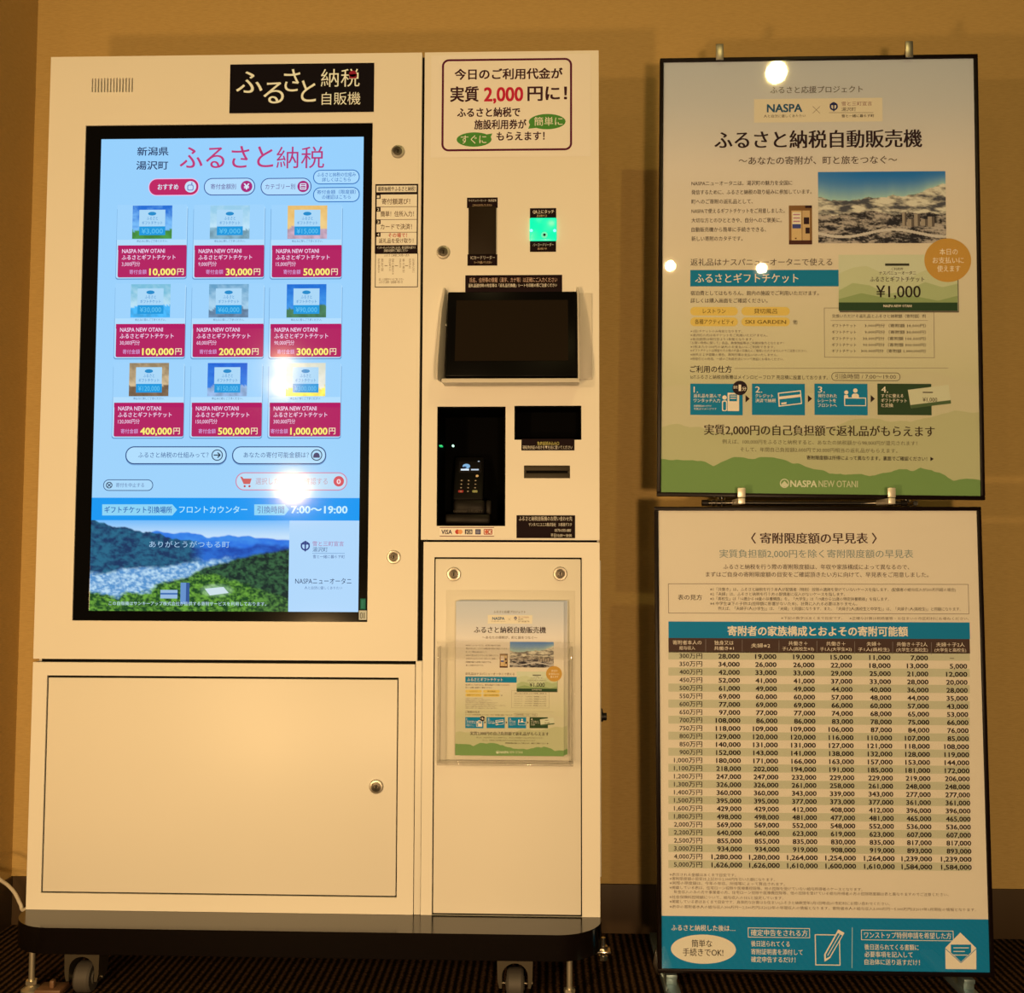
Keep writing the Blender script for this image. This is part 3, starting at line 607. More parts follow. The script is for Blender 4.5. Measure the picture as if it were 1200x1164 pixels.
def f(P):
    P.rect(605.2, 604, 674, 630.8, KD, 0); P.text('ふるさと納税自販機のお問い合わせ先', 608, 670.6, 608, 5.6, KT, 1); P.text('サンタパニユニス株式会社　お客様デスク', 619.6, 670, 615, 4.6, KT, 1, 'n', 1); P.text('0570-035-080', 650, 669, 621.6, 4.6, KT, 1); P.text('平日10:00〜18:00', 645.4, 670, 627.6, 4.6, KT, 1)
decal('contact_label', f)
def f(P):
    R1 = AM(110, 40, 36); P.rect(515.2, 617.9, 579, 628.9, AM(236, 200, 136), 0); P.rect(515.2, 617.9, 579, 618.7, R1, 1); P.rect(515.2, 628.1, 579, 628.9, R1, 1)
    P.text('VISA', 517.4, 529.6, 623.4, 7, AM(60, 40, 44), 1, 'B'); P.ell(536, 623.4, 2.7, 2.7, AM(192, 60, 34), 1); P.ell(539.4, 623.4, 2.7, 2.7, AM(224, 140, 66), 2)
    P.rect(544.8, 620.6, 553.6, 626.2, AM(70, 56, 48), 1); P.text('JCB', 545.8, 552.8, 623.4, 5, PW, 2, 'b')
    P.rect(557, 620.4, 563.4, 626.4, AM(72, 62, 66), 1); P.rect(558, 622, 562.4, 623, AM(160, 140, 110), 2); P.rect(558, 624, 562.4, 625, AM(160, 140, 110), 2)
    P.ring(566.8, 620.2, 577, 626.6, 1, 0.9, AM(160, 50, 34), 1); P.ell(570.2, 623.4, 2, 2.2, AM(200, 90, 50), 1); P.text('D', 572, 576, 623.4, 6, AM(160, 50, 34), 2, 'b')
decal('card_brand_strip', f)

# --- touch panel with its bracket ---
def pan_y(z, lo=-0.052, hi=-0.010): return hi + (lo - hi) * (1 - (z - tz0) / (tz1 - tz0))
tz1 = at(600, 341.5, -0.010).z; tz0 = at(600, 441, -0.052).z
tx0 = (at(525.5, 341, -0.01).x + at(521, 440, -0.052).x) / 2; tx1 = (at(677, 341, -0.01).x + at(675.6, 440, -0.052).x) / 2
up = Vector((0, pan_y(tz1) - pan_y(tz0), tz1 - tz0)).normalized(); ax = (Vector((1, 0, 0)), Vector((0, up.z, -up.y)), up)   # x, inward, up
hgt = math.hypot(tz1 - tz0, 0.042); cen = Vector(((tx0 + tx1) / 2, pan_y((tz0 + tz1) / 2), (tz0 + tz1) / 2))
bm = bmesh.new(); obox(bm, cen + ax[1] * 0.008, ax, (tx1 - tx0, 0.016, hgt), 0.003); tp = obj('touch_panel', bm, mat('panel_black', (0.003, 0.003, 0.003), 0.3, spec=0.06), machine)
bm = bmesh.new(); c2 = cen + up * 0.006 - ax[1] * 0.0004; obox(bm, c2, ax, ((tx1 - tx0) * 0.862, 0.001, hgt * 0.715)); o = obj('panel_screen', bm, mat('sleeping_screen', (0.013, 0.009, 0.006), 0.4, spec=0.04), tp)
bm = bmesh.new()
zb = tz0 - 0.004
box(bm, (tx0 - 0.006, -0.062, zb - 0.006), (tx1 + 0.004, 0.0, zb - 0.002), 0.001)             # tray
box(bm, (tx0 - 0.006, -0.064, zb - 0.010), (tx1 + 0.004, -0.0605, zb - 0.002), 0.001)
side = [(0.0, tz1 + 0.004), (-0.016, tz1 + 0.006), (-0.040, tz1 - 0.045), (-0.066, tz0 + 0.02), (-0.066, zb - 0.004), (0.0, zb - 0.004)]
prism(bm, side, tx1 + 0.0005, tx1 + 0.0035, 0.0008, 0, 'X')
# left cheek flares outwards
t = bmesh.new(); prism(t, side, 0, 0.003, 0.0008, 0, 'X')
for v in t.verts: v.co.x += tx0 - 0.0045 + v.co.y * 0.17
merge(bm, t)
box(bm, (tx0 - 0.010, -0.016, (tz0 + tz1) / 2 + 0.018), (tx0 + 0.0, -0.012, (tz0 + tz1) / 2 + 0.022), 0.001)
box(bm, (tx0 - 0.004, -0.004, tz0 + 0.002), (tx1 + 0.004, -0.0005, tz1 - 0.004), 0.001)
o = obj('panel_bracket', bm, M_GREYMETAL, tp); o['label'] = 'grey folded metal bracket'
bm = bmesh.new(); box(bm, (tx1 + 0.005, -0.003, zb + 0.006), (mX(694, 390), 0.0, tz1 - 0.002), 0.001); obj('side_plate', bm, mat('plate_grey', (0.66, 0.64, 0.60), 0.45), tp)  # thin plate right of the bracket, slightly greyer than the machine

# --- service compartment at the foot of the tower ---
vx0, vx1, vz1 = mX(507.6, 850), mX(682, 850), mZ(596, 653.4)
bm = bmesh.new(); plate(bm, XL + 0.0135, W, Z0, ZM0, 0.0, 0.021, [(vx0, vx1, Z0 + 0.0001, vz1)]); box(bm, (vx0 - 0.01, 0.0185, Z0), (vx1 + 0.01, 0.0215, vz1 + 0.01), 0, 1); plate(bm, vx0 + 0.0002, vx1 - 0.0002, Z0 + 0.0004, vz1 - 0.0002, 0.0035, 0.0184, [(vx0 + 0.0019, vx1 - 0.0019, Z0 + 0.0029, vz1 - 0.0029)], 1)  # second material darkens the gap round the door as painted shade
obj('service_frame', bm, [M_WHITE, M_DARK], machine)
bm = bmesh.new(); box(bm, (XL + 0.02, 0.012, ZM0 - 0.004), (W - 0.004, 0.0195, ZM1 + 0.004)); obj('seam_shade', bm, M_DARK, machine)  # black strip standing in for the shade of this seam
bm = bmesh.new(); box(bm, (vx0 + 0.002, 0.0012, Z0 + 0.003), (vx1 - 0.002, 0.018, vz1 - 0.003), 0.0015); sv = obj('service_door', bm, M_WHITE, machine)
lock(sv, 531.8, 673); lock(sv, 656.4, 672.6)
# right flank: a cover plate with its knob
bm = bmesh.new(); box(bm, (W, 0.10, mZ(704, 1048)), (W + 0.008, 0.26, mZ(704, 657)), 0.0015); fl = obj('side_cover', bm, M_WHITE, machine)
kx = at(706, 840, 0.12); bm = bmesh.new(); cyl(bm, (W + 0.007, 0.12, kx.z), (W + 0.013, 0.12, kx.z), 0.010, 20, 0); cyl(bm, (W + 0.013, 0.12, kx.z), (W + 0.02, 0.12, kx.z), 0.0075, 20, 0); box(bm, (W + 0.007, 0.112, kx.z + 0.004), (W + 0.012, 0.128, kx.z + 0.016), 0.002); obj('lock_knob', bm, M_BLACK, fl)

# --- acrylic leaflet pocket on the service door ---
QX0, QX1, QZ0, QZ1 = mX(514.6, 825), mX(671, 825), mZ(593, 893.5), mZ(593, 750)
RX0, RX1, RZ1 = mX(523, 700), mX(674, 700), mZ(598, 692)
DP = 0.034
bm = bmesh.new()
box(bm, (RX0, -0.003, QZ0 + 0.004), (RX1, -0.0005, RZ1), 0.0008)                                      # back sheet
box(bm, (QX0 + 0.004, -DP, QZ0 + 0.004), (QX1 - 0.004, -DP + 0.003, QZ1 - 0.012), 0.0)               # front sheet
hold = obj('leaflet_holder', bm, M_ACRYL, machine); hold['label'] = 'clear acrylic leaflet pocket'
bm = bmesh.new()
box(bm, (QX0, -DP - 0.001, QZ0), (QX1, -0.0005, QZ0 + 0.004), 0.001)
for a, b in ((QX0, QX0 + 0.0035), (QX1 - 0.0035, QX1)): box(bm, (a, -DP, QZ0 + 0.004), (b, -0.0005, QZ1 - 0.012), 0.001)
n = 8; prev = None                                                                                       # rolled lip
path = [(-DP, QZ1 - 0.034), (-DP - 0.0015, QZ1 - 0.020), (-DP - 0.006, QZ1 - 0.009), (-DP - 0.011, QZ1)]
for (ya, za), (yb, zb_) in zip(path, path[1:]):
    A = [bm.verts.new((x, y, z)) for x, y, z in ((QX0, ya, za), (QX1, ya, za), (QX1, yb, zb_), (QX0, yb, zb_))]; bm.faces.new(A)
obj('pocket_rim', bm, M_ACRYL_EDGE, hold)

# ================================================================== the two posters
def panel_surf(px, py, pz, yaw, lean, roll):
    rx = Vector((math.cos(yaw), math.sin(yaw), 0)); dn = Vector((math.sin(lean) * math.sin(yaw), -math.sin(lean) * math.cos(yaw), -math.cos(lean)))
    a = rx * math.cos(roll) + dn * math.sin(roll); b = -rx * math.sin(roll) + dn * math.cos(roll)
    n = b.cross(a).normalized()
    return Surf((px, py, pz + Z0), a, n, -b)
PW_, UH, LH = 0.616, 0.8734, 0.8653
UP = panel_surf(1.5169, 0.0305, 1.6563, -0.0305, 0.0169, 0.0132)
LO = panel_surf(1.4981, 0.0089, 0.766, 0.0034, 0.0095, -0.0015)
def framed(surf, h, label, draw):
    Mx = surf.M @ Matrix.Translation((0, 0, -h))
    e = empty('framed_poster', None, label, 'poster', Mx); w = PW_ / 2; t = 0.0075
    bm = bmesh.new()
    for lo, hi in (((-w, 0, -t), (w, 0.014, 0)), ((-w, 0, -h), (w, 0.014, -h + t)), ((-w, 0, -h + t), (-w + t, 0.014, -t)), ((w - t, 0, -h + t), (w, 0.014, -t))): box(bm, lo, hi, 0.0012)
    obj('frame', bm, M_FRAME, e, surf.M)
    bm = bmesh.new(); box(bm, (-w + t * 0.5, 0.0045, -h + t * 0.5), (w - t * 0.5, 0.012, -t * 0.5)); obj('backing_board', bm, M_BLACK, e, surf.M)
    P = Print(surf); draw(P, w - t, h, t)
    P.build('printed_sheet', M_PRINT, e, surf.M @ Matrix.Translation((0, 0.0044, 0)))
    bm = bmesh.new(); box(bm, (-w + t * 0.6, 0.0012, -h + t * 0.6), (w - t * 0.6, 0.0024, -t * 0.6)); obj('cover_sheet', bm, M_SHEET, e, surf.M)
    return e

def snow(a, b):
    r = 0.37 + 0.05 * nz(a * 4, 2.2, 5) - (0.22 * max(0, a - 0.62) / 0.38) + 0.03 * math.sin(a * 9)
    if b < r: return lerp(AU(34, 98, 136), AU(150, 165, 150), (b / r) ** 2.2 + 0.25 * max(0, 0.35 - a) + 0.3 * max(0, a - 0.75))
    k = b - r
    slope = nz(a * 7 + b * 5, b * 13 - a * 4, 5, 3.3)                       # ribs running down the flanks
    tree = nz(a * 40, b * 46, 3, 9.1)
    lit = 0.62 + 1.25 * slope - 0.9 * max(0, 0.22 - a) - 0.25 * k
    c = lerp(AU(74, 66, 56), AU(204, 178, 134), lit)
    if b > 0.56 + 0.08 * nz(a * 3, 5.5, 3): c = lerp(AU(40, 34, 30), AU(168, 142, 106), 0.36 + 1.3 * slope + 0.75 * tree)
    if abs(b - 0.86 - 0.05 * math.sin(a * 8)) < 0.02: c = AU(188, 162, 122)
    return c
def draw_mountain(P, w, h, t):
    INK = AU(44, 28, 20)
    stops = [(0, AU(176, 160, 134)), (0.10, AU(184, 164, 134)), (0.25, AU(204, 174, 130)), (0.45, AU(206, 173, 121)), (0.7, AU(190, 164, 106)), (0.86, AU(170, 150, 92)), (1, AU(160, 146, 86))]
    for (a, ca), (b, cb) in zip(stops, stops[1:]):
        za, zb_ = -t - (h - 2 * t) * a, -t - (h - 2 * t) * b
        P.add([(-w, zb_), (w, zb_), (w, za), (-w, za)], [(0, 1, 2, 3)], [cb, cb, ca, ca], 0)
    zb0 = -h + t
    def range_(pts, col, L):
        uv = [P.uv(*p) for p in pts]
        xs = [-w + 2 * w * k / 120 for k in range(121)]; V = []
        for k, x in enumerate(xs):
            z = uv[0][1] if x <= uv[0][0] else uv[-1][1]
            for (a, za), (b, zb_) in zip(uv, uv[1:]):
                if a <= x <= b: z = za + (zb_ - za) * (x - a) / (b - a + 1e-9); break
            z += 0.0035 * nz(x * 34, L * 3.0, 3)
            V += [(x, max(zb0, z)), (x, zb0)]
        P.add(V, [(2 * k + 1, 2 * k + 3, 2 * k + 2, 2 * k) for k in range(120)], col, L)
    C = lambda pts: [(765 + x / 3, 420 + y / 3) for x, y in pts]
    range_(C([(33, 105), (100, 92), (180, 98), (300, 130), (480, 130), (650, 110), (760, 92), (840, 66), (940, 42), (1010, 50), (1060, 70), (1150, 92)]), AU(186, 160, 104), 1)
    range_(C([(33, 240), (90, 230), (150, 240), (230, 262), (330, 250), (430, 240), (520, 262), (640, 240), (700, 215), (780, 210), (900, 225), (1000, 200), (1060, 182), (1150, 190)]), AU(172, 152, 92), 2)
    range_(C([(33, 353), (100, 357), (170, 360), (215, 377), (290, 344), (350, 352), (425, 347), (480, 362), (545, 380), (600, 395), (650, 408), (720, 408), (770, 412), (830, 398), (870, 390), (920, 396), (945, 382), (985, 395), (1030, 410), (1060, 432), (1110, 418), (1150, 428), (1160, 432)]), AU(110, 124, 56), 3)
    # heading
    P.text('ふるさと応援プロジェクト', 903, 1011.6, 104, 9.6, AU(90, 74, 56), 4, 's', 3)
    P.rect(884, 114.3, 1034.8, 142, AU(206, 174, 120), 4); P.text('NASPA', 899.5, 940.4, 125.4, 14, AU(36, 70, 76), 5, 'B', 4); P.text('人と自然に優しくありたい', 895.6, 944.6, 135, 4, INK, 5, 'n', 1)
    P.line((953, 123.6), (961.4, 131.8), 0.6, AU(130, 104, 70), 5); P.line((961.4, 123.6), (953, 131.8), 0.6, AU(130, 104, 70), 5)
    P.circ(977.6, 123.7, 4.8, 1.9, AU(30, 34, 60), 5); P.rect(976.8, 118.6, 978.4, 129.4, AU(30, 34, 60), 6); P.line((973, 121.5), (982, 121.5), 1.6, AU(30, 34, 60), 6)
    P.text('雪と三町宣言', 986.8, 1022.6, 120.4, 5.6, AU(120, 66, 50), 5); P.text('湯沢町', 986.8, 1003.6, 127, 5.4, INK, 5); P.line((972, 131), (1024, 131), 0.4, INK, 5); P.text('雪と一緒に暮らす町', 987, 1025, 134.8, 4, INK, 5, 'b', 1)
    P.text('ふるさと納税自動販売機', 838, 1081, 162.4, 24, AU(44, 26, 24), 4, 'S', 4)
    P.text('〜あなたの寄附が、町と旅をつなぐ〜', 866, 1052, 187, 11, AU(70, 50, 36), 4, 's', 3)
    for y, x, s in ((213.8, 929, 'NASPAニューオータニは、湯沢町の魅力を全国に'), (224.2, 951.6, '発信するために、ふるさと納税の取り組みに参加しています。'), (235.4, 882.6, '町へのご寄附の返礼品として、'), (246.4, 920, 'NASPAで使えるギフトチケットをご用意しました。'), (257.4, 916.6, '大切な方とのひとときや、自分へのご褒美に。'), (268.3, 898, '自動販売機から簡単に手続きできる、'), (279, 870.6, '新しい寄附のカタチです。')):
        P.text(s, 810.6, x, y, 6.4, AU(62, 44, 30), 4, 's')
    # small picture of the machine
    P.rect(925, 240, 952.2, 285.8, AU(122, 78, 36), 4); P.rect(928, 246, 940, 281, AU(196, 150, 84), 5); P.rect(940.8, 246, 949.6, 281, AU(188, 142, 80), 5); P.rect(929, 248, 939, 267, AU(214, 190, 140), 6); P.rect(929, 262, 939, 267, AU(60, 60, 90), 7); P.rect(942.4, 254, 948.8, 262, AU(46, 24, 20), 6); P.rect(944, 240, 952, 243, AU(46, 22, 20), 6); P.rect(944.4, 266, 949.4, 273, AU(46, 24, 20), 6); P.rect(925, 281, 952.2, 285.8, AU(70, 34, 20), 6); P.rect(932, 278, 934, 279.6, AU(90, 50, 20), 7)
    for y in (250, 254, 258): P.rect(930, y, 938, y + 1.6, AU(170, 110, 100), 7)
    P.img(959.3, 200.2, 1109.3, 284.3, 210, 118, snow, 4)
    for x, y, a, b in ((1058, 248, 1063, 264), (1064, 256, 1072, 265), (1072, 250, 1079, 264), (1080, 256, 1088, 264), (1088, 253, 1096, 265)): P.rect(x, y, x + 0.001 + (a - x), b, AU(150, 124, 88), 5); P.rect(x + (a - x) * 0.6, y, a, b, AU(92, 74, 54), 6)
    # what the ticket is good for
    P.text('返礼品はナスパニューオータニで使える', 809.4, 975.8, 306.6, 9.6, AU(84, 64, 44), 4, 's', 3)
    TEAL = AU(22, 103, 108); WH = AU(226, 200, 150)
    P.rect(809.2, 315.7, 983.6, 335, TEAL, 4); P.text('ふるさとギフトチケット', 815, 936, 325.5, 12.6, WH, 5, 's', 3)
    P.text('宿泊費としてはもちろん、館内の施設でご利用いただけます。', 809.6, 960, 343, 6.2, AU(62, 44, 30), 4, 's'); P.text('詳しくは購入画面をご確認ください。', 809.6, 900, 351.8, 6.2, AU(62, 44, 30), 4, 's')
    for x0, x1, y0, y1, a, b, s in ((809.2, 865, 359.2, 369.2, 824, 850.6, 'レストラン'), (869.2, 926, 359.2, 369.2, 884, 911, '貸切風呂'), (809.2, 865, 371.5, 381.8, 814.6, 860, '各種アクティビティ'), (869.2, 926, 371.5, 381.8, 873.6, 921.6, 'SKI GARDEN')):
        P.rr(x0, y0, x1, y1, 5, AU(206, 160, 66), 4); P.text(s, a, b, (y0 + y1) / 2, 6.6, AU(92, 62, 22), 5, 's')
    P.text('他', 929.6, 935, 377, 6, INK, 4)
    for k, (x, s) in enumerate(((870, '※1回1チケットのみ有効となります。'), (900, '※湯沢町の方は本チケットをご利用いただけません。'), (883, '※有効期限は発行日より1年間となります。'), (918.6, '「お買い物券に関して」商品、飲食施設等はご利用対象外となります！'), (908.6, '※1枚あたり100円の以内のお支払いにご利用できます。'), (946.6, '※ギフトチケットは現金やその他の代金の引換えにご使用いただけませんのでご注意ください。'), (912, '※紛失および盗難の場合、再発行等お支払いはいたしません。'), (919, '※他割引との併用、一部のご利用方法について施設にお尋ねください。'))):
        P.text(s, 809.4, x, (387.8, 392.5, 397.2, 401.6, 406.2, 410.6, 415.4, 420.4)[k], 3.7, AU(104, 82, 58), 4, 'n', 1)
    TIC = AU(176, 164, 104)
    P.rect(984.4, 299, 1124.2, 365.6, AU(96, 78, 52), 4); P.rect(983.4, 297.8, 1123, 363.8, AU(190, 172, 116), 5)
    def tr(pts, c, L): P.poly(pts, c, L)
    tr([(983.4, 320), (1000, 313), (1016, 311), (1040, 322), (1060, 330), (1080, 318), (1100, 311), (1123, 322), (1123, 355), (983.4, 355)], AU(182, 166, 106), 6)
    tr([(983.4, 340), (1000, 331), (1020, 334), (1040, 344), (1060, 341), (1085, 330), (1105, 336), (1123, 332), (1123, 355), (983.4, 355)], AU(160, 152, 88), 7)
    tr([(983.4, 350), (1010, 343), (1040, 349), (1070, 346), (1100, 352), (1123, 346), (1123, 355), (983.4, 355)], AU(134, 134, 70), 8)
    P.rect(983.4, 354, 1123, 363.8, AU(44, 58, 28), 9); P.rect(1037.8, 308.2, 1066.2, 311, AU(58, 50, 30), 9); P.text('ご利用券', 1045, 1059, 314.6, 3.6, INK, 9, 'n', 1); P.text('ナスパニューオータニ', 1030.8, 1074, 319.4, 5, INK, 9, 's'); P.text('ふるさとギフトチケット', 1020, 1084, 326.8, 7, INK, 9, 's'); P.text('¥1,000', 1027.4, 1079.4, 340.8, 20, AU(44, 32, 22), 9, 's', 4)
    P.text('NASPA NEW OTANI', 1036, 1069, 358, 4.4, WH, 10, 'b', 1)
    P.ell(1111.3, 304.4, 27, 26.4, AU(182, 124, 44), 10, 48)
    for y, a, b, s in ((294.6, 1101.6, 1123, '本日の'), (304.6, 1093.6, 1130, 'お支払いに'), (314.4, 1099, 1126, '使えます')): P.text(s, a, b, y, 8.4, AU(232, 204, 140), 11, 's')
    P.ring(966.4, 360.2, 1095.8, 418.8, 0.5, 0.6, AU(120, 98, 66), 3); P.text('交換いただける返礼品とふるさと納税額（寄附額）例', 975.6, 1085.6, 370, 4.8, INK, 4, 'n', 1); P.line((974, 375), (1088, 375), 0.4, AU(120, 98, 66), 4)
    for y, a, b in ((381.2, '3,000', '10,000'), (388.8, '9,000', '30,000'), (396.4, '30,000', '100,000'), (403.8, '90,000', '300,000'), (411, '300,000', '1,000,000')):
        P.text('ギフトチケット', 975.6, 1003.8, y, 4.4, INK, 4, 'n', 1); P.text(a + '円分（寄附額 ' + b + '円）', 1025 - 2.2 * len(a), 1086, y, 4.6, INK, 4, 'n', 1)
    # how to use it
    P.text('ご利用の仕方', 809, 857.8, 432.4, 9, INK, 4, 'b'); P.line((861, 431.4), (1112, 431), 0.5, AU(120, 98, 66), 4)
    P.text('IoTふるさと納税自販機はメインロビーフロア 売店横に設置しております。', 809.4, 970.8, 441.8, 5.6, INK, 4, 'n'); P.ring(975, 436.2, 1055.8, 446, 4.6, 0.6, INK, 4); P.text('引換時間 / 7:00〜19:00', 979.4, 1050.6, 441, 6.4, AU(84, 64, 44), 4)
    for x0, x1, y0, y1, c in ((809.2, 870.8, 449.4, 486.2, TEAL), (881.6, 943.8, 449.4, 486.2, TEAL), (955, 1017.4, 449.4, 486.2, TEAL), (1029, 1092.4, 449.4, 486.2, AU(46, 58, 28))): P.rect(x0, y0, x1, y1, c, 4)
    for k, (x, L_) in enumerate(((813.2, (('返礼品を選んで', 32), ('ワンタッチ入力', 31))), (885.6, (('クレジット', 21), ('決済で納税', 24))), (959.2, (('発行された', 22), ('レシートを', 21), ('フロントへ', 22))), (1033.4, (('すぐに使える', 26), ('ギフトチケット', 30), ('と交換', 14))))):
        P.text(f'{k + 1}.', x, x + (5 if k == 0 else 8), 456, 10.5, WH, 5, 's'); 
        for j, (s, wd_) in enumerate(L_): P.text(s, x, x + wd_, 463.6 + j * 5.6, 5, WH, 5, 's', 1)
    P.text('所要時間は約一分です', 813.4, 834, 475.6, 2.8, WH, 5, 'n', 1); P.text('写真はイメージです', 813.4, 840, 479, 2.8, WH, 5, 'n', 1)
    P.ell(867.4, 454.4, 8.7, 8.7, AU(40, 26, 22), 7); P.text('最短', 859.8, 864.6, 453.6, 4, WH, 8, 'n', 1); P.text('1', 866.2, 868.6, 454, 11, WH, 8, 'b'); P.text('分', 870, 874.8, 455.4, 5.4, WH, 8, 'b')
    for x in (876.2, 949.4, 1023.2): P.poly([(x - 2.2, 462.6), (x + 2.8, 467), (x - 2.2, 471.4)], INK, 5)
    P.rect(853, 460, 866.5, 481.5, WH, 5); P.rect(855, 462, 864, 470, TEAL, 6); P.rect(856, 463.4, 863, 464.4, WH, 7); P.rect(856, 466, 863, 467, WH, 7); P.ell(849.4, 465.6, 2.6, 2.6, WH, 5); P.rr(846.4, 469, 852.4, 481.5, 2, WH, 5); P.rr(847.6, 470.4, 851.2, 480.6, 1.5, TEAL, 6)
    P.poly([(912, 460), (939, 457), (940.4, 473), (913, 476.4)], WH, 5); P.poly([(913.4, 461.2), (938, 458.4), (939.2, 472), (914.2, 475)], TEAL, 6); P.poly([(913, 464.6), (938.6, 461.8), (938.9, 464.8), (913.2, 467.8)], WH, 7); P.poly([(916, 471.6), (922, 471), (922.2, 473.2), (916.2, 473.9)], WH, 7)
    P.ell(1003, 457.4, 2.6, 2.6, WH, 5); P.rr(998.8, 461, 1007.2, 468, 3, WH, 5); P.ring(990, 465.6, 1015.6, 475.6, 0.6, 1.1, WH, 6); P.ell(992.4, 459.6, 2.4, 2.4, WH, 5); P.rr(989.8, 462.6, 994.6, 474, 1.5, WH, 5); P.rect(991, 466.8, 1014.6, 474.6, TEAL, 7)
    P.poly([(1064.6, 456.6), (1112.4, 450.6), (1115.4, 472.6), (1068.2, 478.4)], AU(190, 168, 112), 6); P.poly([(1067.6, 474.4), (1115, 468.6), (1115.4, 472.6), (1068.2, 478.4)], AU(74, 82, 40), 7); P.text('¥1,000', 1082, 1099, 468, 7, AU(70, 54, 30), 8, 's'); P.rect(1082, 459, 1094, 460.2, INK, 8)
    P.text('実質2,000円の自己負担額で返礼品がもらえます', 825.6, 1096, 504.6, 13.6, AU(62, 44, 26), 5, 'S', 3)
    P.text('例えば、100,000円をふるさと納税すると、あなたの納税額から98,000円が還元されます！', 846.8, 1075.6, 518.4, 5.8, AU(96, 78, 46), 5); P.text('そして、年間自己負担額2,000円で30,000円相当の返礼品がもらえます。', 867.8, 1052.4, 527.4, 5.8, AU(96, 78, 46), 5)
    P.text('寄附限度額は所得によって異なります。裏面でご確認ください！▶', 946, 1095, 537, 5.4, INK, 5, 'b')
    FW_ = AU(198, 176, 118); P.circ(919.8, 566.4, 5.4, 1.1, FW_, 5); P.poly([(915.6, 568), (919.8, 563.4), (924, 568), (922, 570.4), (917.6, 570.4)], FW_, 5)
    P.text('NASPA', 926.8, 957.6, 566.6, 11, FW_, 5, 'B', 3); P.text('NEW OTANI', 960, 1005.8, 566.8, 11, AU(184, 164, 106), 5, 's', 3)
upper = framed(UP, UH, 'black framed poster with a snowy mountain photo and green hills, above the table poster', draw_mountain)

ROWS = '''300 28 19 19 15 11 7 -
350 34 26 26 22 18 13 5
400 42 33 33 29 25 21 12
450 52 41 41 37 33 28 20
500 61 49 49 44 40 36 28
550 69 60 60 57 48 44 35
600 77 69 69 66 60 57 43
650 97 77 77 74 68 65 53
700 108 86 86 83 78 75 66
750 118 109 109 106 87 84 76
800 129 120 120 116 110 107 85
850 140 131 131 127 121 118 108
900 152 143 141 138 132 128 119
1000 180 171 166 163 157 153 144
1100 218 202 194 191 185 181 172
1200 247 247 232 229 229 219 206
1300 326 326 261 258 261 248 248
1400 360 360 343 339 343 277 277
1500 395 395 377 373 377 361 361
1600 429 429 412 408 412 396 396
1800 498 498 481 477 481 465 465
2000 569 569 552 548 552 536 536
2200 640 640 623 619 623 607 607
2500 855 855 835 830 835 817 817
3000 934 934 919 908 919 893 893
4000 1280 1280 1264 1254 1264 1239 1239
5000 1626 1626 1610 1600 1610 1584 1584'''.split('\n')
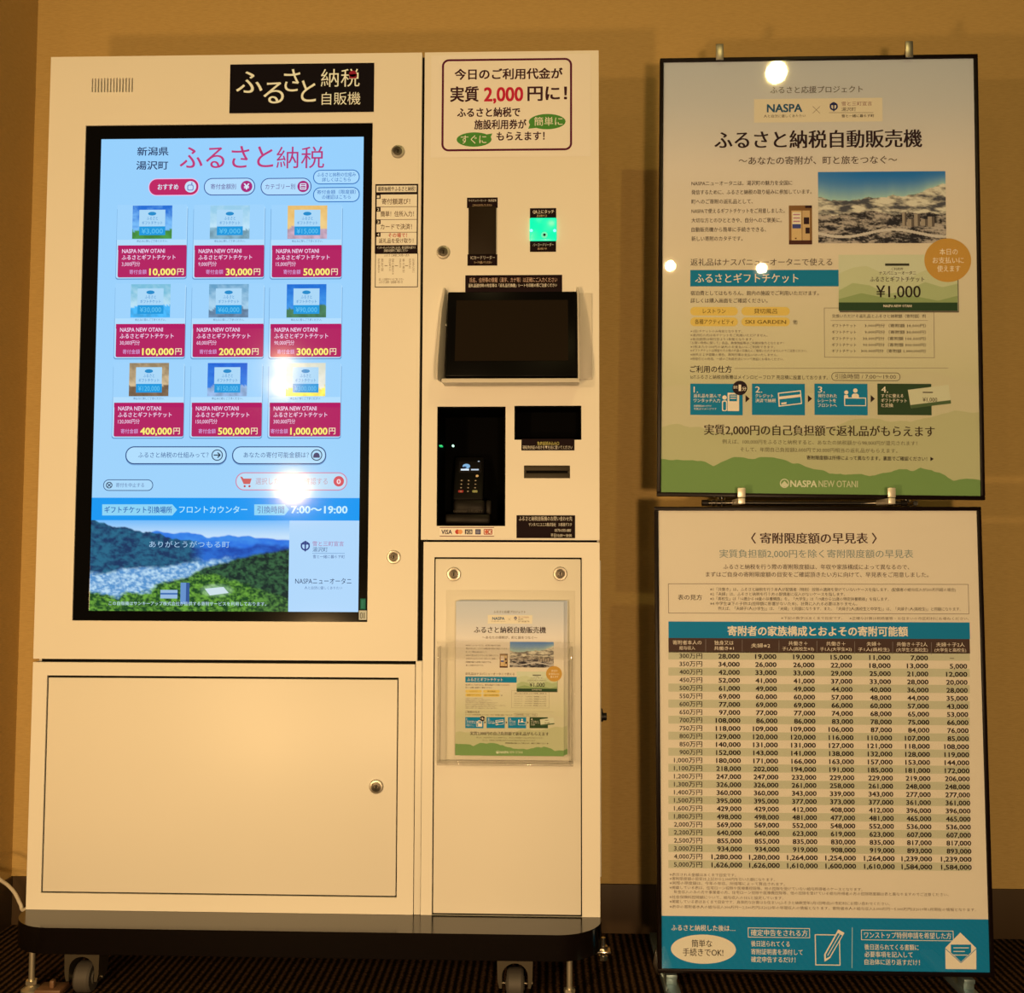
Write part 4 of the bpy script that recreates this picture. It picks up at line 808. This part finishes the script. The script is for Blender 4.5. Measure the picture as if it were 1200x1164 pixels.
def draw_table(P, w, h, t):
    PAP, INK, GREY = AL(213, 175, 121), AL(40, 24, 15), AL(128, 122, 92)
    P.add([(-w, -h + t), (w, -h + t), (w, -t), (-w, -t)], [(0, 1, 2, 3)], PAP, 0)
    sl = lambda x: (x - 784) * 0.0135        # how the printed rows fall to the right in the photograph
    P.text('〈 寄附限度額の早見表 〉', 881, 1028, 631, 13.6, AL(66, 36, 26), 2, 'S', 3)
    P.text('実質負担額2,000円を除く寄附限度額の早見表', 843.6, 1071, 649.2, 10.6, GREY, 2, 's', 3)
    P.text('ふるさと納税を行う際の寄附限度額は、年収や家族構成によって異なるので、', 848, 1066.4, 664.6, 6.4, AL(86, 62, 42), 2, 's'); P.text('まずはご自身の寄附限度額の目安をご確認頂きたい方に向けて、早見表をご用意しました。', 827.6, 1089, 673.6, 6.4, AL(86, 62, 42), 2, 's')
    P.ring(783.4, 684.4, 1136.4, 719.6, 0.5, 0.6, AL(112, 86, 58), 2); P.text('表の見方', 794.8, 823, 700.4, 6.8, INK, 2, 's')
    for x, y, e, s in ((832.6, 690.6, 1121, '※1「共働き」は、ふるさと納税を行う本人が配偶者（特別）控除の適用を受けていないケースを指します。(配偶者の給与収入が201万円超の場合)'), (832.6, 696, 991, '※2「夫婦」は、ふるさと納税を行う方の配偶者に収入がないケースを指します。'), (832.6, 701.6, 1042.6, '※3「高校生」は「16歳から18歳の扶養親族」を、「大学生」は「19歳から22歳の特定扶養親族」を指します。'), (832.6, 707.2, 1005.4, '※4 中学生以下の子供は(控除額に影響がないため)、計算に入れる必要はありません。'), (842, 713.2, 1127, '例えば、「夫婦子1人(小学生)」は、「夫婦」と同額になります。また、「夫婦子2人(高校生と中学生)」は、「夫婦子1人(高校生)」と同額になります。')):
        P.text(s, x, e, y + 0.6, 4.5, INK, 2, 'n', 1)
    P.text('※下記の数字はあくまで目安です。　※正確な計算は税務署等・お住まいの市区町村にお尋ねください。', 916, 1136.6, 725, 3.8, AL(104, 80, 54), 2, 'n', 1)
    TEAL, WH = AL(20, 103, 110), AL(228, 196, 140)
    xa, xb = 783.6, 1137.4
    def band(ya, yb, col, L, x0=xa, x1=xb):   # heights read off at the left edge
        u0, u1 = P.uv(x0, ya)[0], P.uv(x1, ya)[0]; v0, v1 = P.uv(xa, yb)[1], P.uv(xa, ya)[1]
        P.add([(u0, v0), (u1, v0), (u1, v1), (u0, v1)], [(0, 1, 2, 3)], col, L)
    band(728.6, 748, TEAL, 1); P.text('寄附者の家族構成とおよその寄附可能額', 853.4, 1064.6, 740.2, 12, WH, 3, 'B', 3)
    band(748, 765, AL(72, 46, 30), 1)
    cb = [784, 827.4, 870.3, 913.5, 958, 1002.4, 1047, 1092.5, 1137]
    for x in cb[1:-1]: P.line((x, 749 + sl(x)), (x, 764 + sl(x)), 0.4, AL(130, 104, 74), 2)
    for k, (a, b) in enumerate((('寄附者本人の', '給与収入'), ('独身又は', '共働き※1'), ('夫婦※2', ''), ('共働き＋', '子1人(高校生※3)'), ('共働き＋', '子1人(大学生※3)'), ('夫婦＋', '子1人(高校生)'), ('共働き＋子2人', '(大学生と高校生)'), ('夫婦＋子2人', '(大学生と高校生)'))):
        c = (cb[k] + cb[k + 1]) / 2; wa = min(36, len(a) * 5.6) / 2; wb = min(37, len(b) * 4.6) / 2; ym = 756.2 + sl(c) * 0.6
        if b: P.text(a, c - wa, c + wa, ym - 3, 5.4, WH, 3, 'n'); P.text(b, c - wb, c + wb, ym + 3.4, 4.8, WH, 3, 'n')
        else: P.text(a, c - wa, c + wa, ym, 5.6, WH, 3, 'n')
    y0, st = 768.6, (1013.6 - 768.6) / 26
    for r, row in enumerate(ROWS):
        c = row.split(); y = y0 + r * st; f_ = r / 26
        if r % 2 == 0: band(y - st / 2, y + st / 2, AL(184, 158, 104), 1)
        def V(x, body, wd_, em=7.6, stl='B'):
            yy = y + sl(x) * (0.64 + 0.12 * f_); P.text(body, x - wd_, x, yy, em, INK, 3, stl)
        n = f'{int(c[0]):,}'; V(823.2, n + '万円', 26.5 if len(n) < 4 else 33, 7.2, 'b')
        for k, vv in enumerate(c[1:]):
            xr = (867, 910.2, 954.8, 998.8, 1044.2, 1088.2, 1134)[k] + (3, 4, 4, 5, 5, 5, 5.6)[k] * f_
            if vv == '-': P.line((xr - 20, y + sl(xr) * 0.72), (xr - 15, y + sl(xr) * 0.72), 0.6, INK, 3); continue
            s = f'{int(vv) * 1000:,}'; V(xr, s, {5: 20, 6: 24.6, 7: 28.6, 9: 35.6}[len(s)])
    for x0, e, y, s in ((785, 863, 1026, '※表示される金額はあくまで目安です。'), (785, 908.6, 1031, '※寄附限度額の目安は上記から2,000円を引いた額になります。'), (785, 920.4, 1036.2, '※実際の限度額は、今年の年収、所得等によって算出されます。'), (785, 1011.6, 1042, '※掲載している表は、住宅ローン控除や医療費控除等、他の控除を受けていない給与所得者のケースとなります。'), (790, 1112.6, 1047.6, '年金収入のみの方や事業者の方、住宅ローン控除や医療費控除等、他の控除を受けている給与所得者の方の控除限度額は表と異なりますのでご注意ください。'), (785, 918.6, 1052.6, '※社会保険料控除額について、給与収入の15%と設定しています。'), (785, 1043.6, 1058.6, '※掲載している表はあくまで目安です。具体的な計算はお住まい(ふるさと納税翌年1月1日時点)の市町村にお問い合わせください。'), (785, 1144.8, 1065.2, '※表中の寄附者本人の給与収入300万円〜2,500万円は2023年の年間収入の情報となります。寄附者本人の給与収入3,000万円〜5,000万円は2019年1月現在の情報となります。')):
        P.text(s, x0, e, y + 0.4, 4, AL(96, 70, 46), 2, 'n', 1)
    v1 = P.uv(775, 1074.4)[1]; P.add([(-w, -h + t), (w, -h + t), (w, v1), (-w, v1)], [(0, 1, 2, 3)], TEAL, 1)
    P.text('ふるさと納税した後は…', 787, 862, 1088.8, 7.2, WH, 2, 's'); P.ell(824.7, 1113.6, 36.8, 16.2, AL(214, 178, 122), 2, 48); P.text('簡単な', 811, 835, 1107, 9, INK, 3, 's', 3); P.text('手続きでOK!', 800.6, 848, 1117.4, 9.4, INK, 3, 's', 3)
    P.ring(877, 1088.6, 949.8, 1100.2, 0.4, 0.7, WH, 2); P.text('確定申告をされる方', 880.4, 947, 1094.6, 7.6, WH, 2, 's')
    for s, e, y in (('後日送られてくる', 926, 1107.4), ('寄附証明書を添付して', 941.4, 1117), ('確定申告するだけ！', 932.8, 1126)): P.text(s, 880.8, e, y, 7, WH, 2, 's')
    P.ring(955.8, 1096.2, 985.4, 1132.8, 0.4, 1.1, WH, 2)
    P.poly([(966.4, 1120), (983, 1090.4), (990.4, 1094.4), (973.6, 1124), (967, 1128.4)], WH, 3); P.poly([(968.4, 1119.6), (982.6, 1094.6), (987.6, 1097.4), (973, 1122.4), (968.6, 1124.6)], TEAL, 4); P.line((970.6, 1121), (985, 1096), 0.9, WH, 5)
    P.line((999.6, 1088), (999.2, 1136), 0.8, AL(150, 160, 130), 2)
    P.ring(1010, 1091.4, 1118.5, 1103.6, 0.4, 0.7, WH, 2); P.text('ワンストップ特例申請を希望した方', 1013.6, 1115.8, 1097.6, 7.6, WH, 2, 's')
    for s, e, y in (('後日送られてくる書類に', 1077.6, 1111.4), ('必要事項を記入して', 1070.4, 1120), ('自治体に送り返すだけ！', 1078.8, 1129)): P.text(s, 1014, e, y, 7, WH, 2, 's')
    E = lambda x, y: (740 + x * 0.38333, 1020 + y * 0.38333)
    P.poly([E(962, 240), E(1008, 193), E(1057, 241), E(1057, 306), E(963, 305)], WH, 3); P.poly([E(979, 230), E(1041, 230), E(1041, 254), E(1010, 283), E(979, 254)], TEAL, 4)
    for y, b in ((240, 1034), (251, 1022), (262, 1030)): P.line(E(987, y), E(b, y), 0.9, WH, 5)
    P.line(E(963, 243), E(1010, 286), 0.7, TEAL, 4); P.line(E(1057, 243), E(1010, 286), 0.7, TEAL, 4)
lower = framed(LO, LH, 'black framed poster with a teal-headed number table, below the mountain poster', draw_table)

# ------------------------------------------------------------------ the poster stand
stand = empty('poster_stand', (1.5, 0.12, 0), 'chrome poster stand holding two framed posters in clips', 'stand')
CX = (1.3255, 1.6915); GX = (1.3525, 1.6310)
for x in CX:
    bm = bmesh.new(); cyl(bm, (x + 0.01, 0.115, 0.012), (x + 0.01, 0.115, 1.80), 0.009, 20); cyl(bm, (x + 0.01, 0.115, 1.80), (x + 0.01, 0.115, 1.806), 0.0095, 20); obj('post', bm, M_CHROME, stand)
for z in (0.35, 1.5):
    bm = bmesh.new(); cyl(bm, (CX[0] + 0.01, 0.115, z), (CX[1] + 0.01, 0.115, z), 0.006, 14); obj('crossbar', bm, M_CHROME, stand)
bm = bmesh.new(); cyl(bm, (1.30, 0.060, 0.9105), (1.672, 0.060, 0.9105), 0.0055, 16, 0); cyl(bm, (1.288, 0.060, 0.9105), (1.30, 0.060, 0.9105), 0.0062, 16, 1); cyl(bm, (1.672, 0.060, 0.9105), (1.684, 0.060, 0.9105), 0.0062, 16, 1)
for x in (1.306, 1.316, 1.326): cyl(bm, (x, 0.060, 0.9105), (x + 0.007, 0.060, 0.9105), 0.0075, 16, 0)
for x in (1.645, 1.657): cyl(bm, (x, 0.060, 0.9105), (x + 0.008, 0.060, 0.9105), 0.0072, 16, 0)
for x in CX: cyl(bm, (x + 0.01, 0.060, 0.9105), (x + 0.01, 0.115, 0.9105), 0.005, 12, 0)
obj('rail', bm, [M_CHROME, M_BLACK], stand)
for k, x in enumerate(CX):
    bm = bmesh.new(); yf = UP.O.y + (x - UP.O.x) * math.tan(-0.0305)
    zt = UP.O.z - (x - UP.O.x) * 0.0132
    box(bm, (x - 0.0075, yf - 0.007, zt - 0.008), (x + 0.0075, yf - 0.004, zt + 0.024), 0.0008)
    prism(bm, [(yf - 0.004, zt + 0.002), (yf - 0.004, zt + 0.024), (0.115, zt + 0.010), (0.115, zt + 0.003)], x + 0.0025, x + 0.0075, 0.0005, 0, 'X')
    obj('clip', bm, M_STEEL, stand)
for k, x in enumerate(GX):
    bm = bmesh.new(); yf = 0.0045 - (x - 1.49) * 0.03; yl = 0.0089
    box(bm, (x - 0.0075, 0.0035 - 0.012 - (0.006 if k else 0), 0.9175), (x + 0.0075, 0.0035 - 0.0085 - (0.006 if k else 0), 0.936), 0.0015)
    box(bm, (x - 0.0065, -0.0085 - (0.006 if k else 0), 0.9055), (x + 0.0065, 0.060, 0.9165), 0.001)
    obj('clip', bm, M_NICKEL, stand)
M_FOOT = mat('brushed_foot', (0.26, 0.36, 0.42), 0.38, 0.75)  # blue tint puts the poster's reflected teal into the metal colour
for k, x in enumerate((1.2165, 1.7595)):
    bm = bmesh.new(); box(bm, (x - 0.014, -0.20, 0.0), (x + 0.014, 0.27, 0.014), 0.003); box(bm, (x - 0.010, -0.0, 0.013), (x + 0.010, 0.03, 0.030), 0.002)
    box(bm, (x - 0.010, -0.004, 0.026), (x + 0.010, 0.027, 0.0335), 0.001)
    obj('foot', bm, M_FOOT, stand)
bm = bmesh.new(); box(bm, (1.205, 0.105, 0.014), (1.77, 0.125, 0.03), 0.003); obj('foot_crossbar', bm, M_STEEL, stand)
bm = bmesh.new(); prism(bm, [(1.1835, 0.048), (1.189, 0.030), (1.2035, 0.022), (1.2035, 0.030), (1.1890, 0.075)], 0.012, 0.020, 0.0006, 0, 'Y'); obj('corner_hook', bm, M_CHROME, stand)

# ------------------------------------------------------------------ leaflets in the pocket
sheet = bpy.data.objects['printed_sheet'].data
lx0, lx1, lz0, lz1 = at(534, 800, -0.014).x, at(660.8, 800, -0.014).x, at(597, 885.6, -0.014).z, at(597, 704.8, -0.014).z
def leaflet(dx, y, dz, label, tilt=0.0):
    cx, lw, lh = (lx0 + lx1) / 2 + dx, lx1 - lx0, lz1 - lz0
    e = empty('leaflet', (cx, y, lz0 + dz), label, 'leaflet', None, 'leaflets in the acrylic pocket')
    bm = bmesh.new(); box(bm, (cx - lw / 2, y, lz0 + dz), (cx + lw / 2, y + 0.0006, lz1 + dz)); obj('paper', bm, M_PAPER, e)
    o = bpy.data.objects.new('printed_face', sheet)
    m = Matrix.Translation((cx, y - 0.0002, lz1 + dz)) @ Matrix.Diagonal((lw / 0.601, 0.35, lh / (UH - 0.015), 1)) @ Matrix.Translation((0, 0, 0.0075))
    link(o, e, m)
leaflet(0, -0.0170, 0, 'front leaflet with the mountain poster design in the acrylic pocket')
leaflet(0.0035, -0.0120, 0.0008, 'leaflet behind the front one, showing only its right edge')
leaflet(0.0068, -0.0080, 0.0014, 'rearmost leaflet in the pocket, its right edge sticking out furthest')

# ------------------------------------------------------------------ card terminal in its niche
xm = at(549, 560, 0.07).x
nz0 = rec[2] + 0.003
term = empty('card_terminal', (xm, 0.08, nz0), 'small black card payment terminal with lit screen in the dark niche', 'payment terminal')
M_TERM = mat('terminal_black', (0.004, 0.004, 0.004), 0.45, spec=0.1)
cT = at(549.5, 560, 0.075); ang = math.radians(24)
tu = Vector((0, math.sin(ang), math.cos(ang))); ti = Vector((0, math.cos(ang), -math.sin(ang))); tax = (Vector((1, 0, 0)), ti, tu)
bm = bmesh.new(); obox(bm, cT + ti * 0.010, tax, (0.060, 0.020, 0.098), 0.005); obj('body', bm, M_TERM, term)
bm = bmesh.new(); c = at(549, 590, 0.06)
box(bm, (c.x - 0.045, 0.035, nz0), (c.x + 0.045, 0.128, nz0 + 0.022), 0.006); box(bm, (c.x - 0.030, 0.055, nz0 + 0.02), (c.x + 0.034, 0.112, nz0 + 0.052), 0.008); box(bm, (c.x + 0.034, 0.055, nz0 + 0.02), (c.x + 0.046, 0.08, nz0 + 0.05), 0.004)
obj('cradle', bm, mat('cradle_black', (0.006, 0.005, 0.004), 0.4, spec=0.12), term)
TS = Surf(cT - ti * 0.0006, (1, 0, 0), -ti, tu)
P = Print(TS); P.rect(538, 541, 564, 554.5, S(0, 0, 2), 1); P.ell(546.5, 546.6, 4.6, 3.4, S(130, 180, 220), 2); P.ell(544.6, 548, 2.4, 1.4, S(20, 40, 70), 3); P.rect(540, 549.6, 549.6, 551.6, S(220, 236, 250), 3); P.rect(552, 549.8, 561, 551.4, S(190, 206, 224), 3); P.rect(560, 540.4, 562, 541.4, S(180, 190, 200), 3)
P.build('terminal_screen', M_SCREEN, term)
P = Print(TS)
for r in range(4):
    for c_ in range(3):
        x, y = 541 + c_ * 8.2 + (r * -0.3), 563.4 + r * 4.2
        col = {(3, 0): (0.35, 0.05, 0.06), (3, 2): (0.30, 0.36, 0.16)}.get((r, c_), (0.010, 0.009, 0.008))
        P.rr(x - 3, y - 1.4, x + 3, y + 1.4, 0.8, col, 2); P.ell(x, y, 1.0, 0.8, (0.42, 0.39, 0.34), 3)
P.ell(559.2, 558, 1.7, 1.7, (0.75, 0.62, 0.42), 3)
P.build('keypad', M_DECAL, term)
P = Print(Surf((0, 0.0345, 0), (1, 0, 0), (0, -1, 0), (0, 0, 1))); P.text('terminal TRUSTY', 531, 566, 599, 4.6, (0.06, 0.055, 0.05), 1); P.build('maker_plate', M_DECAL, term)
g = at(530.4, 522, 0.12); bm = bmesh.new(); lathe(bm, (g.x, 0.134, g.z), (0, -1, 0), [(0.0024, 0), (0.0024, 0.006), (0.0016, 0.008), (0, 0.0085)], 12)
o = obj('status_light_glow', bm, mat('led_green_white', (0.2, 0.4, 0.3), 0.4, emit=(0.55, 1.0, 0.75), estr=1.6), tower); o['label'] = 'small round greenish white light'
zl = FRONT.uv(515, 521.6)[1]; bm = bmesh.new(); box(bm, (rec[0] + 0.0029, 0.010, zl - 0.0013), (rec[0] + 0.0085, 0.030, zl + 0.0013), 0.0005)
o = obj('status_light_glow', bm, mat('led_reflection', (0.02, 0.3, 0.1), 0.4, emit=(0.02, 0.75, 0.22), estr=0.8), tower); o['label'] = 'short green reflection of the status light'  # LED reflection on the niche wall, put in as a glowing bar

# ================================================================== wheeled base
base = empty('wheeled_base', (W / 2, 0.09, 0), 'low black platform on castors and levelling feet under the white machine', 'platform')
yb0, yb1, zb0 = -0.0915, 0.275, 0.0885
def rounded(x0, x1, y0, y1, r, n=10):
    o = []
    for cx, cy, a0 in ((x1 - r, y0 + r, -90), (x1 - r, y1 - r, 0), (x0 + r, y1 - r, 90), (x0 + r, y0 + r, 180)):
        for k in range(n + 1):
            a = math.radians(a0 + 90 * k / n); o.append((cx + r * math.cos(a), cy + r * math.sin(a)))
    return o
bm = bmesh.new(); prism(bm, rounded(0.0, 1.087, yb0, yb1, 0.085), zb0, Z0 - 0.0003, 0.002); obj('platform', bm, M_BASE, base)
def caster(x, y):
    bm = bmesh.new(); r = 0.0275; zc = r
    box(bm, (x - 0.034, y - 0.028, zb0 - 0.0035), (x + 0.034, y + 0.028, zb0 - 0.0002), 0.001)
    for sx in (-1, 1):
        for sy in (-1, 1): lathe(bm, (x + sx * 0.028, y + sy * 0.022, zb0 - 0.0035), (0, 0, -1), [(0.005, 0), (0.005, 0.0035), (0.003, 0.0045), (0, 0.0045)], 6)
    arch = [(x - 0.0325, zb0 - 0.003), (x - 0.0315, 0.040), (x - 0.0285, 0.026), (x - 0.0235, 0.026)]
    arch += [(x - 0.0235 * math.cos(math.pi * k / 14), 0.047 + 0.0235 * math.sin(math.pi * k / 14)) for k in range(15)]
    arch += [(x + 0.0235, 0.026), (x + 0.0285, 0.026), (x + 0.0315, 0.040), (x + 0.0325, zb0 - 0.003)]
    prism(bm, arch, y - 0.021, y + 0.021, 0.0, 0, 'Y')
    cyl(bm, (x - 0.028, y, zc), (x + 0.032, y, zc), 0.0035, 12)
    c = obj('caster', bm, M_CASTER, base)
    bm = bmesh.new(); lathe(bm, (x - 0.017, y, zc), (1, 0, 0), [(0, 0), (0.012, 0), (0.0135, 0.002), (r - 0.003, 0.002), (r, 0.006), (r, 0.028), (r - 0.003, 0.032), (0.0135, 0.032), (0.012, 0.034), (0, 0.034)], 32)
    obj('wheel', bm, M_RUBBER, c)
for x, y in ((0.1345, -0.034), (0.928, -0.034), (0.1345, 0.215), (0.928, 0.215)): caster(x, y)
def foot(x, y):
    bm = bmesh.new(); cyl(bm, (x, y, 0.012), (x, y, zb0), 0.0055, 16)
    lathe(bm, (x, y, 0.0), (0, 0, 1), [(0, 0), (0.018, 0), (0.018, 0.004), (0.012, 0.008), (0.006, 0.012)], 24)
    lathe(bm, (x, y, 0.013), (0, 0, 1), [(0.006, 0), (0.0105, 0), (0.0105, 0.007), (0.006, 0.007)], 6); lathe(bm, (x, y, zb0 - 0.004), (0, 0, 1), [(0.006, 0), (0.013, 0), (0.013, 0.0038), (0.006, 0.0038)], 20)
    obj('levelling_foot', bm, M_STEM, base)
for x, y in ((0.0325, -0.035), (1.027, -0.035), (0.0325, 0.225), (1.027, 0.225)): foot(x, y)
bm = bmesh.new(); box(bm, (1.078, 0.02, 0.060), (1.106, 0.05, 0.0645), 0.001); cyl(bm, (1.092, 0.035, 0.045), (1.092, 0.035, 0.086), 0.005, 14); lathe(bm, (1.092, 0.035, 0.064), (0, 0, 1), [(0.005, 0), (0.009, 0), (0.009, 0.007), (0.005, 0.007)], 6); lathe(bm, (1.092, 0.035, 0.045), (0, 0, 1), [(0, 0), (0.0085, 0), (0.0085, 0.008), (0.005, 0.008)], 6); box(bm, (1.078, 0.02, 0.060), (1.082, 0.05, 0.0885), 0.001)
obj('side_bracket', bm, M_CHROME, base)
bm = bmesh.new(); box(bm, (0.046, -0.052, 0.0002), (0.094, -0.012, 0.008), 0.002); box(bm, (0.070, -0.044, 0.008), (0.078, -0.032, 0.022), 0.002)
tag(obj('floor_block', bm, mat('block_brown', (0.16, 0.085, 0.045), 0.5)), 'flat brown block on the carpet beside the left front castor', 'block')

# ------------------------------------------------------------------ mains cable
bm = bmesh.new(); pts = [at(24, 1060, 0.05), at(17.5, 1047, 0.07), at(9, 1037.5, 0.09), at(0, 1031, 0.11)]
pts = [Vector((0.004, 0.040, Z0 + 0.004)), at(28, 1066.5, 0.042)] + pts + [Vector((-0.150, 0.135, 0.170)), Vector((-0.1835, 0.15, 0.172))]
tube(bm, smooth_path(pts, 8), 0.0035, 10); tag(obj('power_cable', bm, M_CABLE), 'white cable curving from the side wall to the machine base', 'cable')
